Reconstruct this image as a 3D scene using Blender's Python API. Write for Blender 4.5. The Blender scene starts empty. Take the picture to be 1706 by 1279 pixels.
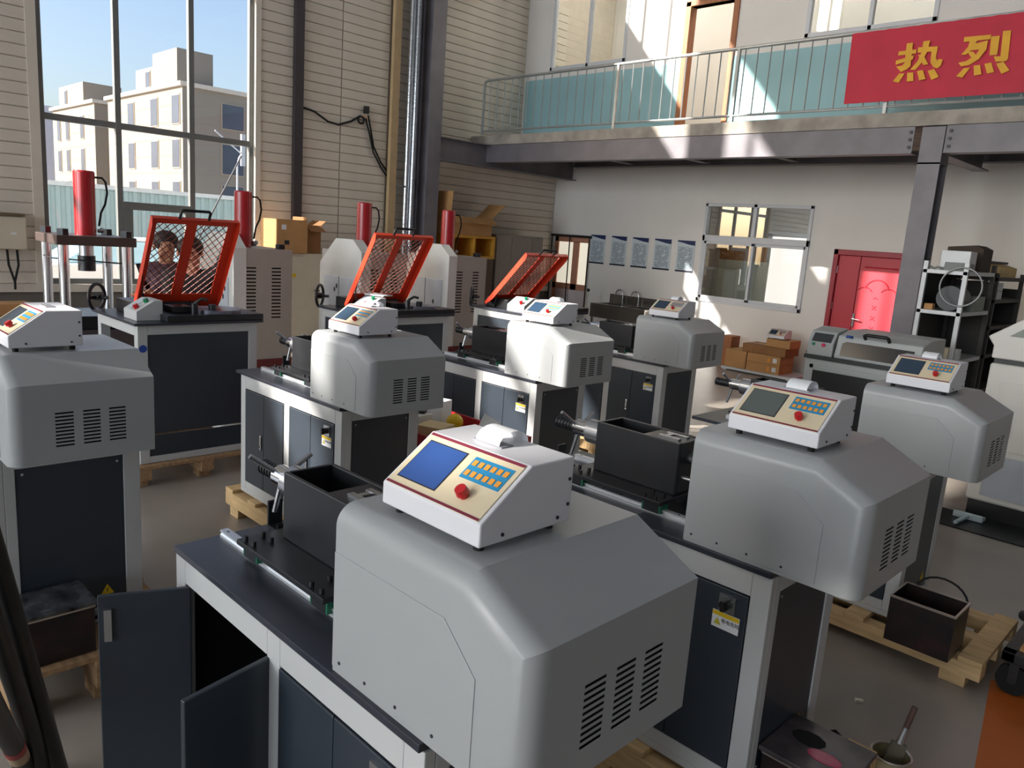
import bpy, bmesh, math, random
from mathutils import Vector, Matrix
random.seed(7)
PI = math.pi
scene = bpy.context.scene
COL = scene.collection

# ------------------------------------------------------------------ camera
cam_d = bpy.data.cameras.new('camera')
cam_d.sensor_fit = 'HORIZONTAL'; cam_d.sensor_width = 36.0
cam_d.lens = 1281.77 / 1706 * 36.0
cam_d.clip_start = 0.05; cam_d.clip_end = 500
cam = bpy.data.objects.new('camera', cam_d); COL.objects.link(cam)
_r, _u, _f = Vector((0.703652, 0.707148, 0.069392)), Vector((-0.183317, 0.086317, 0.979257)), Vector((-0.68649, 0.701777, -0.19037))
_m = Matrix.Identity(4)
for i in range(3):
    _m[i][0], _m[i][1], _m[i][2] = _r[i], _u[i], -_f[i]
_m.translation = Vector((0, 0, 2.054))
cam.matrix_world = _m
scene.camera = cam

# ------------------------------------------------------------------ sky, sun, fill lamps, window portal
SUN_DIR = Vector((1.0, 2.0, -1.16)).normalized()
world = bpy.data.worlds.new('sky'); scene.world = world; world.use_nodes = True
wn = world.node_tree; wn.nodes.clear()
wo = wn.nodes.new('ShaderNodeOutputWorld'); wb_ = wn.nodes.new('ShaderNodeBackground'); ws = wn.nodes.new('ShaderNodeTexSky')
ws.sky_type = 'NISHITA'; ws.sun_disc = False; ws.sun_elevation = math.radians(27.4); ws.sun_rotation = math.radians(206.6)
ws.air_density = 1.0; ws.dust_density = 3.0; ws.ozone_density = 1.2
wn.links.new(ws.outputs[0], wb_.inputs[0]); wn.links.new(wb_.outputs[0], wo.inputs[0])
wb_.inputs[1].default_value = 0.22
sun_d = bpy.data.lights.new('sun', 'SUN'); sun_d.energy = 11.0; sun_d.angle = math.radians(0.6); sun_d.color = (1.0, 0.94, 0.86)
sun = bpy.data.objects.new('sun', sun_d); COL.objects.link(sun)
sun.rotation_euler = SUN_DIR.to_track_quat('-Z', 'Y').to_euler(); sun.location = (-20, -15, 25)

def area(name, loc, direction, sx, sy, power, col=(0.78, 0.89, 1.0)):
    d = bpy.data.lights.new(name, 'AREA'); d.shape = 'RECTANGLE'; d.size = sx; d.size_y = sy; d.energy = power; d.color = col
    o = bpy.data.objects.new(name, d); COL.objects.link(o); o.location = loc
    o.rotation_euler = Vector(direction).to_track_quat('-Z', 'Y').to_euler()
    return o
# added fill lamps, stronger than the sky, set at unseen windows behind the camera
area('daylight_front_window', (-6.5, -18.9, 4.4), (0, 1, -0.05), 7.2, 6.2, 1130)
area('fill_front_window_b', (2.5, -18.9, 4.4), (0, 1, -0.05), 6.2, 6.2, 560)
area('fill_side_window', (-11.55, -3.9, 3.5), (1, 0, -0.05), 2.8, 5.0, 100)
portal = area('window_portal', (-11.7, 4.45, 3.53), (1, 0, 0), 2.9, 5.1, 1)
portal.data.cycles.is_portal = True
vs = scene.view_settings
vs.view_transform = 'Standard'; vs.look = 'None'; vs.gamma = 1.0; vs.use_curve_mapping = False; vs.exposure = 0.3
scene.cycles.max_bounces = 8; scene.cycles.transparent_max_bounces = 16

# ------------------------------------------------------------------ materials
def lin(c):
    c = c / 255.0
    return c / 12.92 if c <= 0.04045 else ((c + 0.055) / 1.055) ** 2.4
def C(r, g, b): return (lin(r), lin(g), lin(b), 1.0)
MATS = {}
def mat(name, col, rough=0.5, metal=0.0, var=0.06, scale=6.0, bump=0.0, bscale=60.0, stretch=None, coat=0.0, col2=None, spec=0.5):
    if name in MATS: return MATS[name]
    m = bpy.data.materials.new(name); m.use_nodes = True; MATS[name] = m
    nt = m.node_tree; b = nt.nodes['Principled BSDF']
    b.inputs['Roughness'].default_value = rough; b.inputs['Metallic'].default_value = metal
    b.inputs['Specular IOR Level'].default_value = spec
    if coat: b.inputs['Coat Weight'].default_value = coat; b.inputs['Coat Roughness'].default_value = 0.12
    tc = nt.nodes.new('ShaderNodeTexCoord'); mp = nt.nodes.new('ShaderNodeMapping')
    nt.links.new(tc.outputs['Object'], mp.inputs[0])
    if stretch: mp.inputs['Scale'].default_value = stretch
    nz = nt.nodes.new('ShaderNodeTexNoise'); nz.inputs['Scale'].default_value = scale; nz.inputs['Detail'].default_value = 4
    nt.links.new(mp.outputs[0], nz.inputs[0])
    mx = nt.nodes.new('ShaderNodeMix'); mx.data_type = 'RGBA'
    c2 = col2 or tuple(min(1, c * (1 - 2 * var)) for c in col[:3]) + (1,)
    mx.inputs[6].default_value = col; mx.inputs[7].default_value = c2
    rmp = nt.nodes.new('ShaderNodeMapRange'); rmp.inputs[1].default_value = 0.35; rmp.inputs[2].default_value = 0.7
    nt.links.new(nz.outputs[0], rmp.inputs[0]); nt.links.new(rmp.outputs[0], mx.inputs[0])
    nt.links.new(mx.outputs[2], b.inputs['Base Color'])
    if bump:
        n2 = nt.nodes.new('ShaderNodeTexNoise'); n2.inputs['Scale'].default_value = bscale; n2.inputs['Detail'].default_value = 3
        nt.links.new(mp.outputs[0], n2.inputs[0])
        bp = nt.nodes.new('ShaderNodeBump'); bp.inputs['Strength'].default_value = bump; bp.inputs['Distance'].default_value = 0.01
        nt.links.new(n2.outputs[0], bp.inputs['Height']); nt.links.new(bp.outputs[0], b.inputs['Normal'])
    return m
def emit(name, col, strength):
    if name in MATS: return MATS[name]
    m = bpy.data.materials.new(name); m.use_nodes = True; MATS[name] = m
    b = m.node_tree.nodes['Principled BSDF']; b.inputs['Base Color'].default_value = col
    b.inputs['Emission Color'].default_value = col; b.inputs['Emission Strength'].default_value = strength; b.inputs['Roughness'].default_value = 0.4
    return m
def glass(name, tint=(1, 1, 1, 1), refl=1.5, rough=0.0):
    if name in MATS: return MATS[name]
    m = bpy.data.materials.new(name); m.use_nodes = True; MATS[name] = m
    nt = m.node_tree; nt.nodes.clear()
    o = nt.nodes.new('ShaderNodeOutputMaterial'); t = nt.nodes.new('ShaderNodeBsdfTransparent'); g = nt.nodes.new('ShaderNodeBsdfGlossy')
    t.inputs[0].default_value = tint; g.inputs['Roughness'].default_value = rough
    lw = nt.nodes.new('ShaderNodeLayerWeight'); pw = nt.nodes.new('ShaderNodeMath'); pw.operation = 'POWER'; pw.inputs[1].default_value = 5.0
    r0 = ((refl - 1) / (refl + 1)) ** 2
    ma = nt.nodes.new('ShaderNodeMath'); ma.operation = 'MULTIPLY_ADD'; ma.inputs[1].default_value = 1 - r0; ma.inputs[2].default_value = r0
    nt.links.new(lw.outputs['Facing'], pw.inputs[0]); nt.links.new(pw.outputs[0], ma.inputs[0])
    mx = nt.nodes.new('ShaderNodeMixShader')
    nt.links.new(ma.outputs[0], mx.inputs[0]); nt.links.new(t.outputs[0], mx.inputs[1]); nt.links.new(g.outputs[0], mx.inputs[2])
    nt.links.new(mx.outputs[0], o.inputs[0])
    return m
hoodgrey = mat('hood_paint', C(166, 169, 171), 0.34, 0, 0.02, 3, 0.03, 400)
framegrey = mat('frame_paint', C(196, 198, 199), 0.42, 0, 0.02, 3, 0.03, 300)
darkpanel = mat('dark_panel', C(50, 58, 68), 0.38, 0, 0.08, 3)
tabledark = mat('table_coat', C(52, 55, 66), 0.3, 0, 0.1, 5, 0.04, 200)
blackoxide = mat('black_oxide', C(38, 39, 43), 0.34, 0.15, 0.15, 8)
blackplastic = mat('black_plastic', C(24, 24, 26), 0.45)
white = mat('console_white', C(226, 226, 232), 0.4, 0, 0.02)
cream = mat('panel_cream', C(224, 209, 178), 0.45, 0, 0.02)
maroon = mat('maroon', C(128, 40, 62), 0.45)
redbtn = mat('red_button', C(196, 22, 28), 0.35, coat=0.4)
keyblue = mat('key_blue', C(40, 140, 190), 0.45)
keyorange = mat('key_orange', C(236, 160, 60), 0.5)
steel = mat('steel', C(190, 192, 196), 0.25, 0.9, 0.05, 10)
chrome = mat('chrome', C(225, 226, 230), 0.12, 1.0, 0.02)
railwhite = mat('rail_silver', C(214, 217, 222), 0.3, 0.55, 0.03)
green = mat('green_cap', C(20, 110, 80), 0.5)
paper = mat('paper', C(236, 238, 242), 0.6)
yellow = mat('yellow', C(232, 196, 30), 0.5)
ink = mat('ink', C(40, 40, 50), 0.6)
wood = mat('pallet_wood', C(222, 188, 138), 0.75, 0, 0.14, 5, 0.15, 40, (1, 8, 8))
wood2 = mat('old_wood', C(178, 142, 104), 0.8, 0, 0.2, 5, 0.2, 40, (1, 8, 8))
cyl_red = mat('cylinder_red', C(178, 26, 36), 0.3, 0, 0.04, coat=0.5)
guard_red = mat('guard_orange_red', C(222, 62, 32), 0.4, 0, 0.04, coat=0.2)
siding = mat('siding_cream', C(224, 215, 200), 0.5, 0, 0.04, 2.5)
plaster = mat('white_plaster', C(236, 232, 226), 0.85, 0, 0.03, 1.2, 0.08, 30)
teal = mat('teal_dado', C(158, 200, 206), 0.6, 0, 0.04, 1.5)
steelgrey = mat('structural_steel', C(122, 118, 124), 0.42, 0.1, 0.12, 3)
concrete = mat('concrete_edge', C(176, 168, 158), 0.9, 0, 0.2, 4, 0.3, 25)
alu = mat('window_alu', C(128, 130, 128), 0.45, 0.3, 0.04)
whiteframe = mat('white_frame', C(214, 216, 220), 0.45, 0, 0.02)
galv = mat('galvanised', C(206, 208, 212), 0.3, 0.7, 0.06, 12)
carton = mat('cardboard', C(196, 148, 96), 0.85, 0, 0.08, 4, 0.1, 50)
carton2 = mat('cardboard_dark', C(160, 114, 72), 0.85, 0, 0.1, 4, 0.1, 50)
creamsteel = mat('cream_cabinet', C(214, 204, 182), 0.45, 0, 0.03)
cabgrey = mat('grey_cabinet', C(150, 140, 132), 0.5, 0, 0.03)
bodywhite = mat('body_white', C(226, 226, 222), 0.4, 0, 0.03, 5)
bodygrey = mat('body_grey', C(176, 168, 160), 0.45, 0, 0.03, 5)
reddoor = mat('red_door', C(196, 52, 66), 0.4, 0, 0.04, 4)
brownwood = mat('brown_wood', C(176, 112, 72), 0.5, 0, 0.12, 4, stretch=(6, 6, 1))
rackgrey = mat('rack_grey', C(200, 202, 204), 0.4, 0.2, 0.05)
rackdark = mat('rack_dark', C(70, 66, 62), 0.6, 0.1, 0.2)
stainless = mat('stainless', C(186, 184, 178), 0.22, 0.95, 0.06, 8)
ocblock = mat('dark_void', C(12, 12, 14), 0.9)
rubber = mat('rubber', C(22, 22, 22), 0.8)
bannerred = mat('banner_red', C(205, 34, 62), 0.6, 0, 0.06, 3, 0.1, 30)
bannergold = mat('banner_gold', C(240, 178, 44), 0.6)

# ------------------------------------------------------------------ mesh builder
class MB:
    def __init__(s): s.v = []; s.f = []; s.mi = []; s.cur = 0
    def add(s, vs, fs):
        o = len(s.v); s.v += [tuple(v) for v in vs]
        for f in fs: s.f.append(tuple(i + o for i in f)); s.mi.append(s.cur)
        return s
    def m(s, i): s.cur = i; return s
    def box(s, x0, x1, y0, y1, z0, z1):
        return s.add([(x0, y0, z0), (x1, y0, z0), (x1, y1, z0), (x0, y1, z0), (x0, y0, z1), (x1, y0, z1), (x1, y1, z1), (x0, y1, z1)],
                     [(0, 3, 2, 1), (4, 5, 6, 7), (0, 1, 5, 4), (1, 2, 6, 5), (2, 3, 7, 6), (3, 0, 4, 7)])
    def prism(s, poly, ax, a0, a1):
        n = len(poly)
        def p(q, a): return (a, q[0], q[1]) if ax == 0 else ((q[0], a, q[1]) if ax == 1 else (q[0], q[1], a))
        vs = [p(q, a0) for q in poly] + [p(q, a1) for q in poly]
        return s.add(vs, [tuple(range(n)), tuple(range(2 * n - 1, n - 1, -1))] + [(i, i + n, (i + 1) % n + n, (i + 1) % n) for i in range(n)])
    def cyl(s, p0, p1, r, seg=16, r2=None, cap=True):
        p0, p1 = Vector(p0), Vector(p1); r2 = r if r2 is None else r2
        d = (p1 - p0).normalized(); a = d.orthogonal().normalized(); b = d.cross(a)
        vs = []
        for p, rr in ((p0, r), (p1, r2)):
            for k in range(seg):
                t = 2 * PI * k / seg; vs.append(p + a * (rr * math.cos(t)) + b * (rr * math.sin(t)))
        fs = [(k, (k + 1) % seg, (k + 1) % seg + seg, k + seg) for k in range(seg)]
        if cap: fs += [tuple(range(seg - 1, -1, -1)), tuple(range(seg, 2 * seg))]
        return s.add(vs, fs)
    def tube(s, pts, r, seg=8, closed=False):
        pts = [Vector(p) for p in pts]; n = len(pts); vs = []; a = None
        for i, p in enumerate(pts):
            q0 = pts[i - 1] if (i > 0 or closed) else p; q1 = pts[(i + 1) % n] if (i < n - 1 or closed) else p
            d = (q1 - q0).normalized()
            if a is None: a = d.orthogonal().normalized()
            a = (a - d * a.dot(d)); a = a.normalized() if a.length > 1e-6 else d.orthogonal().normalized()
            b = d.cross(a)
            for k in range(seg):
                t = 2 * PI * k / seg; vs.append(p + a * (r * math.cos(t)) + b * (r * math.sin(t)))
        fs = []
        for i in range(n if closed else n - 1):
            j = (i + 1) % n
            fs += [(i * seg + k, i * seg + (k + 1) % seg, j * seg + (k + 1) % seg, j * seg + k) for k in range(seg)]
        if not closed: fs += [tuple(range(seg - 1, -1, -1)), tuple(range((n - 1) * seg, n * seg))]
        return s.add(vs, fs)
    def ball(s, c, rx, ry=None, rz=None, nu=14, nv=9):
        ry = ry or rx; rz = rz or rx; c = Vector(c)
        vs = [c + Vector((0, 0, rz))]
        for j in range(1, nv):
            t = PI * j / nv
            for i in range(nu):
                u = 2 * PI * i / nu; vs.append(c + Vector((rx * math.sin(t) * math.cos(u), ry * math.sin(t) * math.sin(u), rz * math.cos(t))))
        vs.append(c - Vector((0, 0, rz))); fs = []
        for i in range(nu): fs.append((0, 1 + i, 1 + (i + 1) % nu))
        for j in range(nv - 2):
            for i in range(nu):
                a = 1 + j * nu + i; b = 1 + j * nu + (i + 1) % nu; fs.append((a, a + nu, b + nu, b))
        L = len(vs) - 1
        for i in range(nu): fs.append((L, L - nu + (i + 1) % nu, L - nu + i))
        return s.add(vs, fs)
    def mesh(s, name, mats, smooth=None):
        me = bpy.data.meshes.new(name); me.from_pydata(s.v, [], s.f); me.validate()
        for mt in (mats if isinstance(mats, (list, tuple)) else [mats]): me.materials.append(mt)
        if len(me.polygons) == len(s.mi):
            me.polygons.foreach_set('material_index', s.mi)
        bm = bmesh.new(); bm.from_mesh(me)
        if smooth: bmesh.ops.remove_doubles(bm, verts=bm.verts[:], dist=2e-5)
        bmesh.ops.recalc_face_normals(bm, faces=bm.faces[:]); bm.to_mesh(me); bm.free()
        if smooth:
            me.polygons.foreach_set('use_smooth', [True] * len(me.polygons)); me.set_sharp_from_angle(angle=math.radians(smooth))
        return me
CACHE = {}
def put(me, name, parent=None, loc=None, rot=None, bevel=0.0):
    o = bpy.data.objects.new(name, me); COL.objects.link(o)
    if parent is not None: o.parent = parent
    if loc is not None: o.location = loc
    if rot is not None: o.rotation_euler = rot
    if bevel:
        b = o.modifiers.new('bevel', 'BEVEL'); b.width = bevel; b.segments = 2; b.limit_method = 'ANGLE'; b.angle_limit = math.radians(40)
    return o
def B(mb, name, mats, parent=None, loc=None, rot=None, bevel=0.0, smooth=None):
    return put(mb.mesh(name, mats, smooth), name, parent, loc, rot, bevel)
def P(key, name, mats, parent, fn, loc=None, rot=None, bevel=0.0, smooth=None):
    """a part whose mesh is shared by every call with the same key"""
    if key not in CACHE:
        mb = MB(); fn(mb); CACHE[key] = mb.mesh(name, mats, smooth)
    return put(CACHE[key], name, parent, loc, rot, bevel)
def tag(o, label, cat, group=None, kind=None):
    o['label'] = label; o['category'] = cat
    if group: o['group'] = group
    if kind: o['kind'] = kind
    return o
def thing(name, label, cat, loc=(0, 0, 0), rotz=0.0, group=None):
    o = bpy.data.objects.new(name, None); COL.objects.link(o); o.location = loc; o.rotation_euler = (0, 0, rotz); o.empty_display_size = 0.1
    return tag(o, label, cat, group)
def struct(mb, name, mats, parent=None, bevel=0.0, smooth=None, loc=None):
    o = B(mb, name, mats, parent, loc, bevel=bevel, smooth=smooth)
    if parent is None: o['kind'] = 'structure'
    return o
def text_mesh(body, size, name, m, extrude=0.0005):
    key = ('t', body, size)
    if key in CACHE: return CACHE[key]
    c = bpy.data.curves.new(name, 'FONT'); c.body = body; c.size = size; c.align_x = 'CENTER'; c.align_y = 'CENTER'; c.extrude = extrude; c.resolution_u = 2
    o = bpy.data.objects.new(name, c); COL.objects.link(o)
    me = bpy.data.meshes.new_from_object(o.evaluated_get(bpy.context.evaluated_depsgraph_get()))
    bpy.data.objects.remove(o); me.materials.clear(); me.materials.append(m); CACHE[key] = me
    return me
def slotted(mb, y0, y1, z0, z1, cols, rows, x, depth=0.02, dark=1):
    """a sheet in the plane x with real slots, and a dark sheet behind it coloured as the unlit inside"""
    ys = sorted({y0, y1, *[c for p in cols for c in p]}); zs = sorted({z0, z1, *[c for p in rows for c in p]})
    hole = lambda a, b, P_: any(abs(a - p[0]) < 1e-6 and abs(b - p[1]) < 1e-6 for p in P_)
    for i in range(len(ys) - 1):
        for j in range(len(zs) - 1):
            if hole(ys[i], ys[i + 1], cols) and hole(zs[j], zs[j + 1], rows): continue
            mb.add([(x, ys[i], zs[j]), (x, ys[i + 1], zs[j]), (x, ys[i + 1], zs[j + 1]), (x, ys[i], zs[j + 1])], [(0, 1, 2, 3)])
    mb.m(dark).add([(x - depth, cols[0][0] - .02, rows[0][0] - .02), (x - depth, cols[-1][1] + .02, rows[0][0] - .02), (x - depth, cols[-1][1] + .02, rows[-1][1] + .02), (x - depth, cols[0][0] - .02, rows[-1][1] + .02)], [(0, 1, 2, 3)]).m(0)  # near-black sheet: shade of the hollow inside put into colour

# ================================================================== THE SETTING
XW, YB, YU = -11.8, 13.0, 11.8          # left wall, back wall (ground floor), back wall (upper floor)
WY0, WY1, WZ0, WZ1 = 2.97, 5.93, 0.95, 6.1
floor_m = mat('floor_epoxy', C(166, 157, 148), 0.3, 0, 0.12, 0.9, 0.05, 12, col2=C(138, 130, 122))
fl = MB().box(-11.95, 8.0, -19.5, 16.2, -0.15, 0.0)
floor = struct(fl, 'floor', floor_m)
orange = mat('orange_line_paint', C(206, 106, 34), 0.5, 0, 0.15, 3)
tag(B(MB().add([(-0.70, 4.35, .002), (-0.50, 4.45, .002), (-0.26, 3.1, .002), (-0.47, 3.0, .002)], [(0, 1, 2, 3)]), 'floor_stripe', orange), 'orange painted line on the grey floor beside the caster trolley', 'floor marking')['kind'] = 'structure'
# floor joints
for k, (a, b) in enumerate((((-11.8, 1.02), (8, 1.02)), ((-2.35, -9), (-2.35, 13)), ((-11.8, 7.3), (8, 7.3)))):
    j = MB().box(min(a[0], b[0]) - .003, max(a[0], b[0]) + .003, min(a[1], b[1]) - .003, max(a[1], b[1]) + .003, 0.0, 0.0012)
    B(j, 'floor_joint', mat('joint', C(84, 78, 72), 0.8), floor)

# left wall: core with real openings, clad with boards
# unseen high openings in the left wall, placed and sized for the sun patches: y0, y1, z0, z1, mullions, transom
SUN_OPENINGS = [(-16.2, -15.0, 11.15, 11.9, (), None), (-13.95, -11.12, 9.45, 11.7, (-12.6,), 10.2), (-9.2, -3.4, 7.7, 9.1, (-7.4, -5.4), None), (-2.7, -0.9, 8.9, 10.95, (-1.85,), None), (0.2, 7.65, 8.9, 10.95, (1.9, 3.5, 4.7, 5.8), None)]
ROOF = 12.4
wl_m = mat('wall_core', C(216, 206, 190), 0.8)
wl = MB()
side_open = (-5.4, -2.4)               # tall window of the first bay, behind the camera's left
def wall_left_cells():
    ys = sorted({-19.5, 16.2, WY0, WY1, *side_open, *[c for p in SUN_OPENINGS for c in p[:2]]}); zs = sorted({0.0, WZ0, WZ1, ROOF, *[c for p in SUN_OPENINGS for c in p[2:4]]})
    for i in range(len(ys) - 1):
        for j in range(len(zs) - 1):
            ym = (ys[i] + ys[i + 1]) / 2; zm = (zs[j] + zs[j + 1]) / 2
            if WZ0 < zm < WZ1 and (WY0 < ym < WY1 or side_open[0] < ym < side_open[1]): continue
            if any(p[0] < ym < p[1] and p[2] < zm < p[3] for p in SUN_OPENINGS): continue
            wl.box(XW - 0.14, XW - 0.04, ys[i], ys[i + 1], zs[j], zs[j + 1])
wall_left_cells()
wall_left = struct(wl, 'wall_left', wl_m)
PITCH = 0.15
def boards(y0, y1, z0, z1):
    n = int((z1 - z0) / PITCH)
    key = ('board', round(y1 - y0, 3))
    def fn(mb):
        L = y1 - y0
        mb.prism([(0, 0.0), (0.040, 0.0), (0.046, 0.010), (0.046, PITCH - 0.016), (0.030, PITCH - 0.004), (0, PITCH - 0.004)], 1, 0, L)
    for k in range(n): P(key, 'siding_board', siding, wall_left, fn, (XW - 0.04, y0, z0 + k * PITCH))
boards(0.2, 2.90, 0.97, 5.4); boards(6.02, 6.57, 0.97, 6.4); boards(6.72, 7.46, 0.97, 6.4); boards(7.48, 8.42, 0.97, 6.4); boards(8.6, 12.98, 0.97, 6.9)
B(MB().box(XW - 0.04, XW + 0.02, 2.85, 2.97, 0.95, 6.2), 'window_casing', siding, wall_left)
B(MB().box(XW - 0.04, XW + 0.03, 5.93, 6.02, 0.95, 6.2), 'window_casing', siding, wall_left)
B(MB().box(XW - 0.14, XW + 0.06, -3, 13, 0.86, 0.965), 'sill_strip', siding, wall_left)
B(MB().box(XW - 0.04, XW + 0.01, 0.2, 13, 0.0, 0.86), 'lower_panel', mat('lower_panel', C(120, 114, 106), 0.7), wall_left)

# window_1: the tall aluminium window
w1 = MB()
for a, b in ((WY0, WY0 + .07), (3.905, 3.985), (4.93, 5.01), (WY1 - .07, WY1)):
    w1.box(XW - 0.12, XW - 0.04, a, b, WZ0, WZ1)
for z in (WZ0, 3.11, 5.35, WZ1 - 0.08): w1.box(XW - 0.12, XW - 0.045, WY0, WY1, z, z + 0.085)
window_1 = struct(w1, 'window_1', alu, bevel=0.006)
s = MB()
s.box(XW - 0.115, XW - 0.035, 3.975, 5.0, 2.02, 2.13); s.box(XW - 0.115, XW - 0.035, 3.985, 4.11, WZ0 + .08, 2.02); s.box(XW - 0.115, XW - 0.035, 4.86, 4.93, WZ0 + .08, 2.02)
B(s, 'opening_sash', alu, window_1, bevel=0.006)
pane_m = glass('window_glass', (0.97, 0.98, 1.0, 1), 1.3)
for a, b in ((WY0 + .07, 3.905), (3.985, 4.93), (5.01, WY1 - .07)):
    for z0, z1 in ((WZ0 + .085, 3.11), (3.195, 5.35), (5.435, WZ1 - .08)):
        B(MB().box(XW - 0.083, XW - 0.077, a, b, z0, z1), 'pane', pane_m, window_1)
# the openings that shape the sun patches, and the first-bay window: frames with mullions
n = 2
for a, b, h0, h1, mul, trans in SUN_OPENINGS:
    n += 1; f = MB()
    for z in (h0, h1 - .06): f.box(XW - .12, XW - .06, a, b, z, z + .06)
    for y in (a, b - .06, *mul): f.box(XW - .12, XW - .06, y, y + .06, h0, h1)
    if trans: f.box(XW - .12, XW - .06, a, b, trans, trans + .18)
    struct(f, 'window_%d' % (n + 2), alu)
f = MB()
for y in (-5.4, -4.4, -3.45, -2.47): f.box(XW - .12, XW - .05, y, y + .07, WZ0, WZ1)
for z in (WZ0, 3.11, 5.35, WZ1 - .08): f.box(XW - .12, XW - .05, -5.4, -2.4, z, z + .08)
struct(f, 'window_10', alu)

# roof with a small unseen opening added to throw sun on one tester hood, front and right walls with window openings (behind the camera)
r = MB(); SKX0, SKX1, SKY0, SKY1 = -10.70, -10.38, -17.76, -17.40
for x0, x1, y0, y1 in ((-11.95, SKX0, -19.5, 16.2), (SKX1, 8, -19.5, 16.2), (SKX0, SKX1, -19.5, SKY0), (SKX0, SKX1, SKY1, 16.2)): r.box(x0, x1, y0, y1, ROOF, ROOF + .1)
struct(r, 'ceiling', mat('roof_sheet', C(205, 205, 205), 0.8))
fw = MB()
xs = [-11.95, -10.2, -2.8, -0.6, 5.6, 8.0]
for i in range(5):
    if i in (1, 3): fw.box(xs[i], xs[i + 1], -19.5, -19.35, 0, 1.0); fw.box(xs[i], xs[i + 1], -19.5, -19.35, 7.4, ROOF)
    else: fw.box(xs[i], xs[i + 1], -19.5, -19.35, 0, ROOF)
for x0, x1 in ((-10.2, -2.8), (-0.6, 5.6)):
    k = 6
    for i in range(k + 1): fw.box(x0 + (x1 - x0 - .08) * i / k, x0 + (x1 - x0 - .08) * i / k + .08, -19.45, -19.38, 1.0, 7.4)
    for z in (3.1, 5.3): fw.box(x0, x1, -19.45, -19.38, z, z + .08)
struct(fw, 'wall_front', wl_m)
struct(MB().box(8.0, 8.15, -19.5, 16.2, 0, ROOF), 'wall_right', mat('wall_right_darkened', C(128, 128, 130), 0.8))  # unseen wall, coloured darker to cut bounce light on the +X faces

# ground-floor back wall with openings
OW = (-7.95, -5.87, 1.06, 2.88); RD = (-5.39, -4.30, 0.0, 2.17); GD = (-11.70, -10.70, 0.0, 2.10)
wbm = MB()
def grid_wall(mb, x0, x1, z0, z1, holes, y0, y1):
    xs = sorted({x0, x1, *[h[0] for h in holes], *[h[1] for h in holes]}); zs = sorted({z0, z1, *[h[2] for h in holes], *[h[3] for h in holes]})
    for i in range(len(xs) - 1):
        for j in range(len(zs) - 1):
            xm = (xs[i] + xs[i + 1]) / 2; zm = (zs[j] + zs[j + 1]) / 2
            if any(h[0] < xm < h[1] and h[2] < zm < h[3] for h in holes): continue
            mb.box(xs[i], xs[i + 1], y0, y1, zs[j], zs[j + 1])
grid_wall(wbm, -11.9, 8.0, 0, 3.70, [OW, RD, GD], YB, YB + 0.16)
struct(wbm, 'wall_back', plaster)
wu = MB()
UD = (-7.95, -7.10, 3.87, 6.02); U1 = (-11.10, -9.25, 5.28, 7.3); U2 = (-5.86, -4.0, 5.28, 7.3)
grid_wall(wu, -11.9, 8.0, 3.87, 8.2, [UD, U1, U2], YU, YU + 0.14)
wall_upper = struct(wu, 'wall_back_upper', plaster)
dd = MB(); grid_wall(dd, -11.75, 8.0, 3.88, 5.14, [(-8.02, -7.03, 3.88, 5.14)], YU - 0.006, YU + 0.001)
B(dd, 'dado_paint', teal, wall_upper)
struct(MB().box(-11.9, 8, YU + .14, 16.2, 8.2, 8.32), 'ceiling_upper', plaster)
struct(MB().box(-11.9, 8, 14.6, 14.7, 3.87, 8.2), 'wall_upper_far', plaster)

# mezzanine slab, beams, columns
slab = MB(); slab.box(-11.76, 8, 10.40, 16.2, 3.70, 3.87)
mezz = struct(slab, 'floor_mezzanine', concrete)
def ibeam(mb, x0, x1, y, z0, z1, w=0.2, t=0.018):
    mb.box(x0, x1, y - w / 2, y + w / 2, z0, z0 + t); mb.box(x0, x1, y - w / 2, y + w / 2, z1 - t, z1); mb.box(x0, x1, y - .006, y + .006, z0 + t, z1 - t)
def ibeam_y(mb, y0, y1, x, z0, z1, w=0.2, t=0.018):
    mb.box(x - w / 2, x + w / 2, y0, y1, z0, z0 + t); mb.box(x - w / 2, x + w / 2, y0, y1, z1 - t, z1); mb.box(x - .006, x + .006, y0, y1, z0 + t, z1 - t)
tr = 0
def beam(mb, parent_name='trim'):
    global tr
    tr += 1; return struct(mb, 'trim_%d' % tr, steelgrey)
b = MB(); b.box(-11.70, -3.58, 10.415, 10.43, 3.39, 3.695); b.box(-11.70, -3.58, 10.405, 10.60, 3.375, 3.39); edge_beam = beam(b)
b = MB(); b.box(-3.22, 8, 10.415, 10.43, 3.39, 3.695); b.box(-3.22, 8, 10.405, 10.60, 3.375, 3.39); edge_beam2 = beam(b)
b = MB(); ibeam(b, -11.2, 8, 12.88, 3.54, 3.695, .2); beam(b)
b = MB(); ibeam_y(b, 9.22, 12.98, -11.32, 3.28, 3.695, 0.24); beam(b)
for x in (-9.6, -7.9, -6.2, -1.0, 1.6):
    b = MB(); ibeam_y(b, 10.62, 12.75, x, 3.57, 3.695, 0.14); beam(b)
b = MB(); ibeam_y(b, 10.75, 12.75, -3.4, 3.40, 3.695, 0.2); beam(b)
for k in range(3):
    B(MB().cyl((-3.62, 10.415, 3.45 + .09 * k), (-3.62, 10.40, 3.45 + .09 * k), .022, 6), 'bolt', blackoxide, edge_beam)
    B(MB().cyl((-3.17, 10.415, 3.45 + .09 * k), (-3.17, 10.40, 3.45 + .09 * k), .022, 6), 'bolt', blackoxide, edge_beam2)
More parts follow.
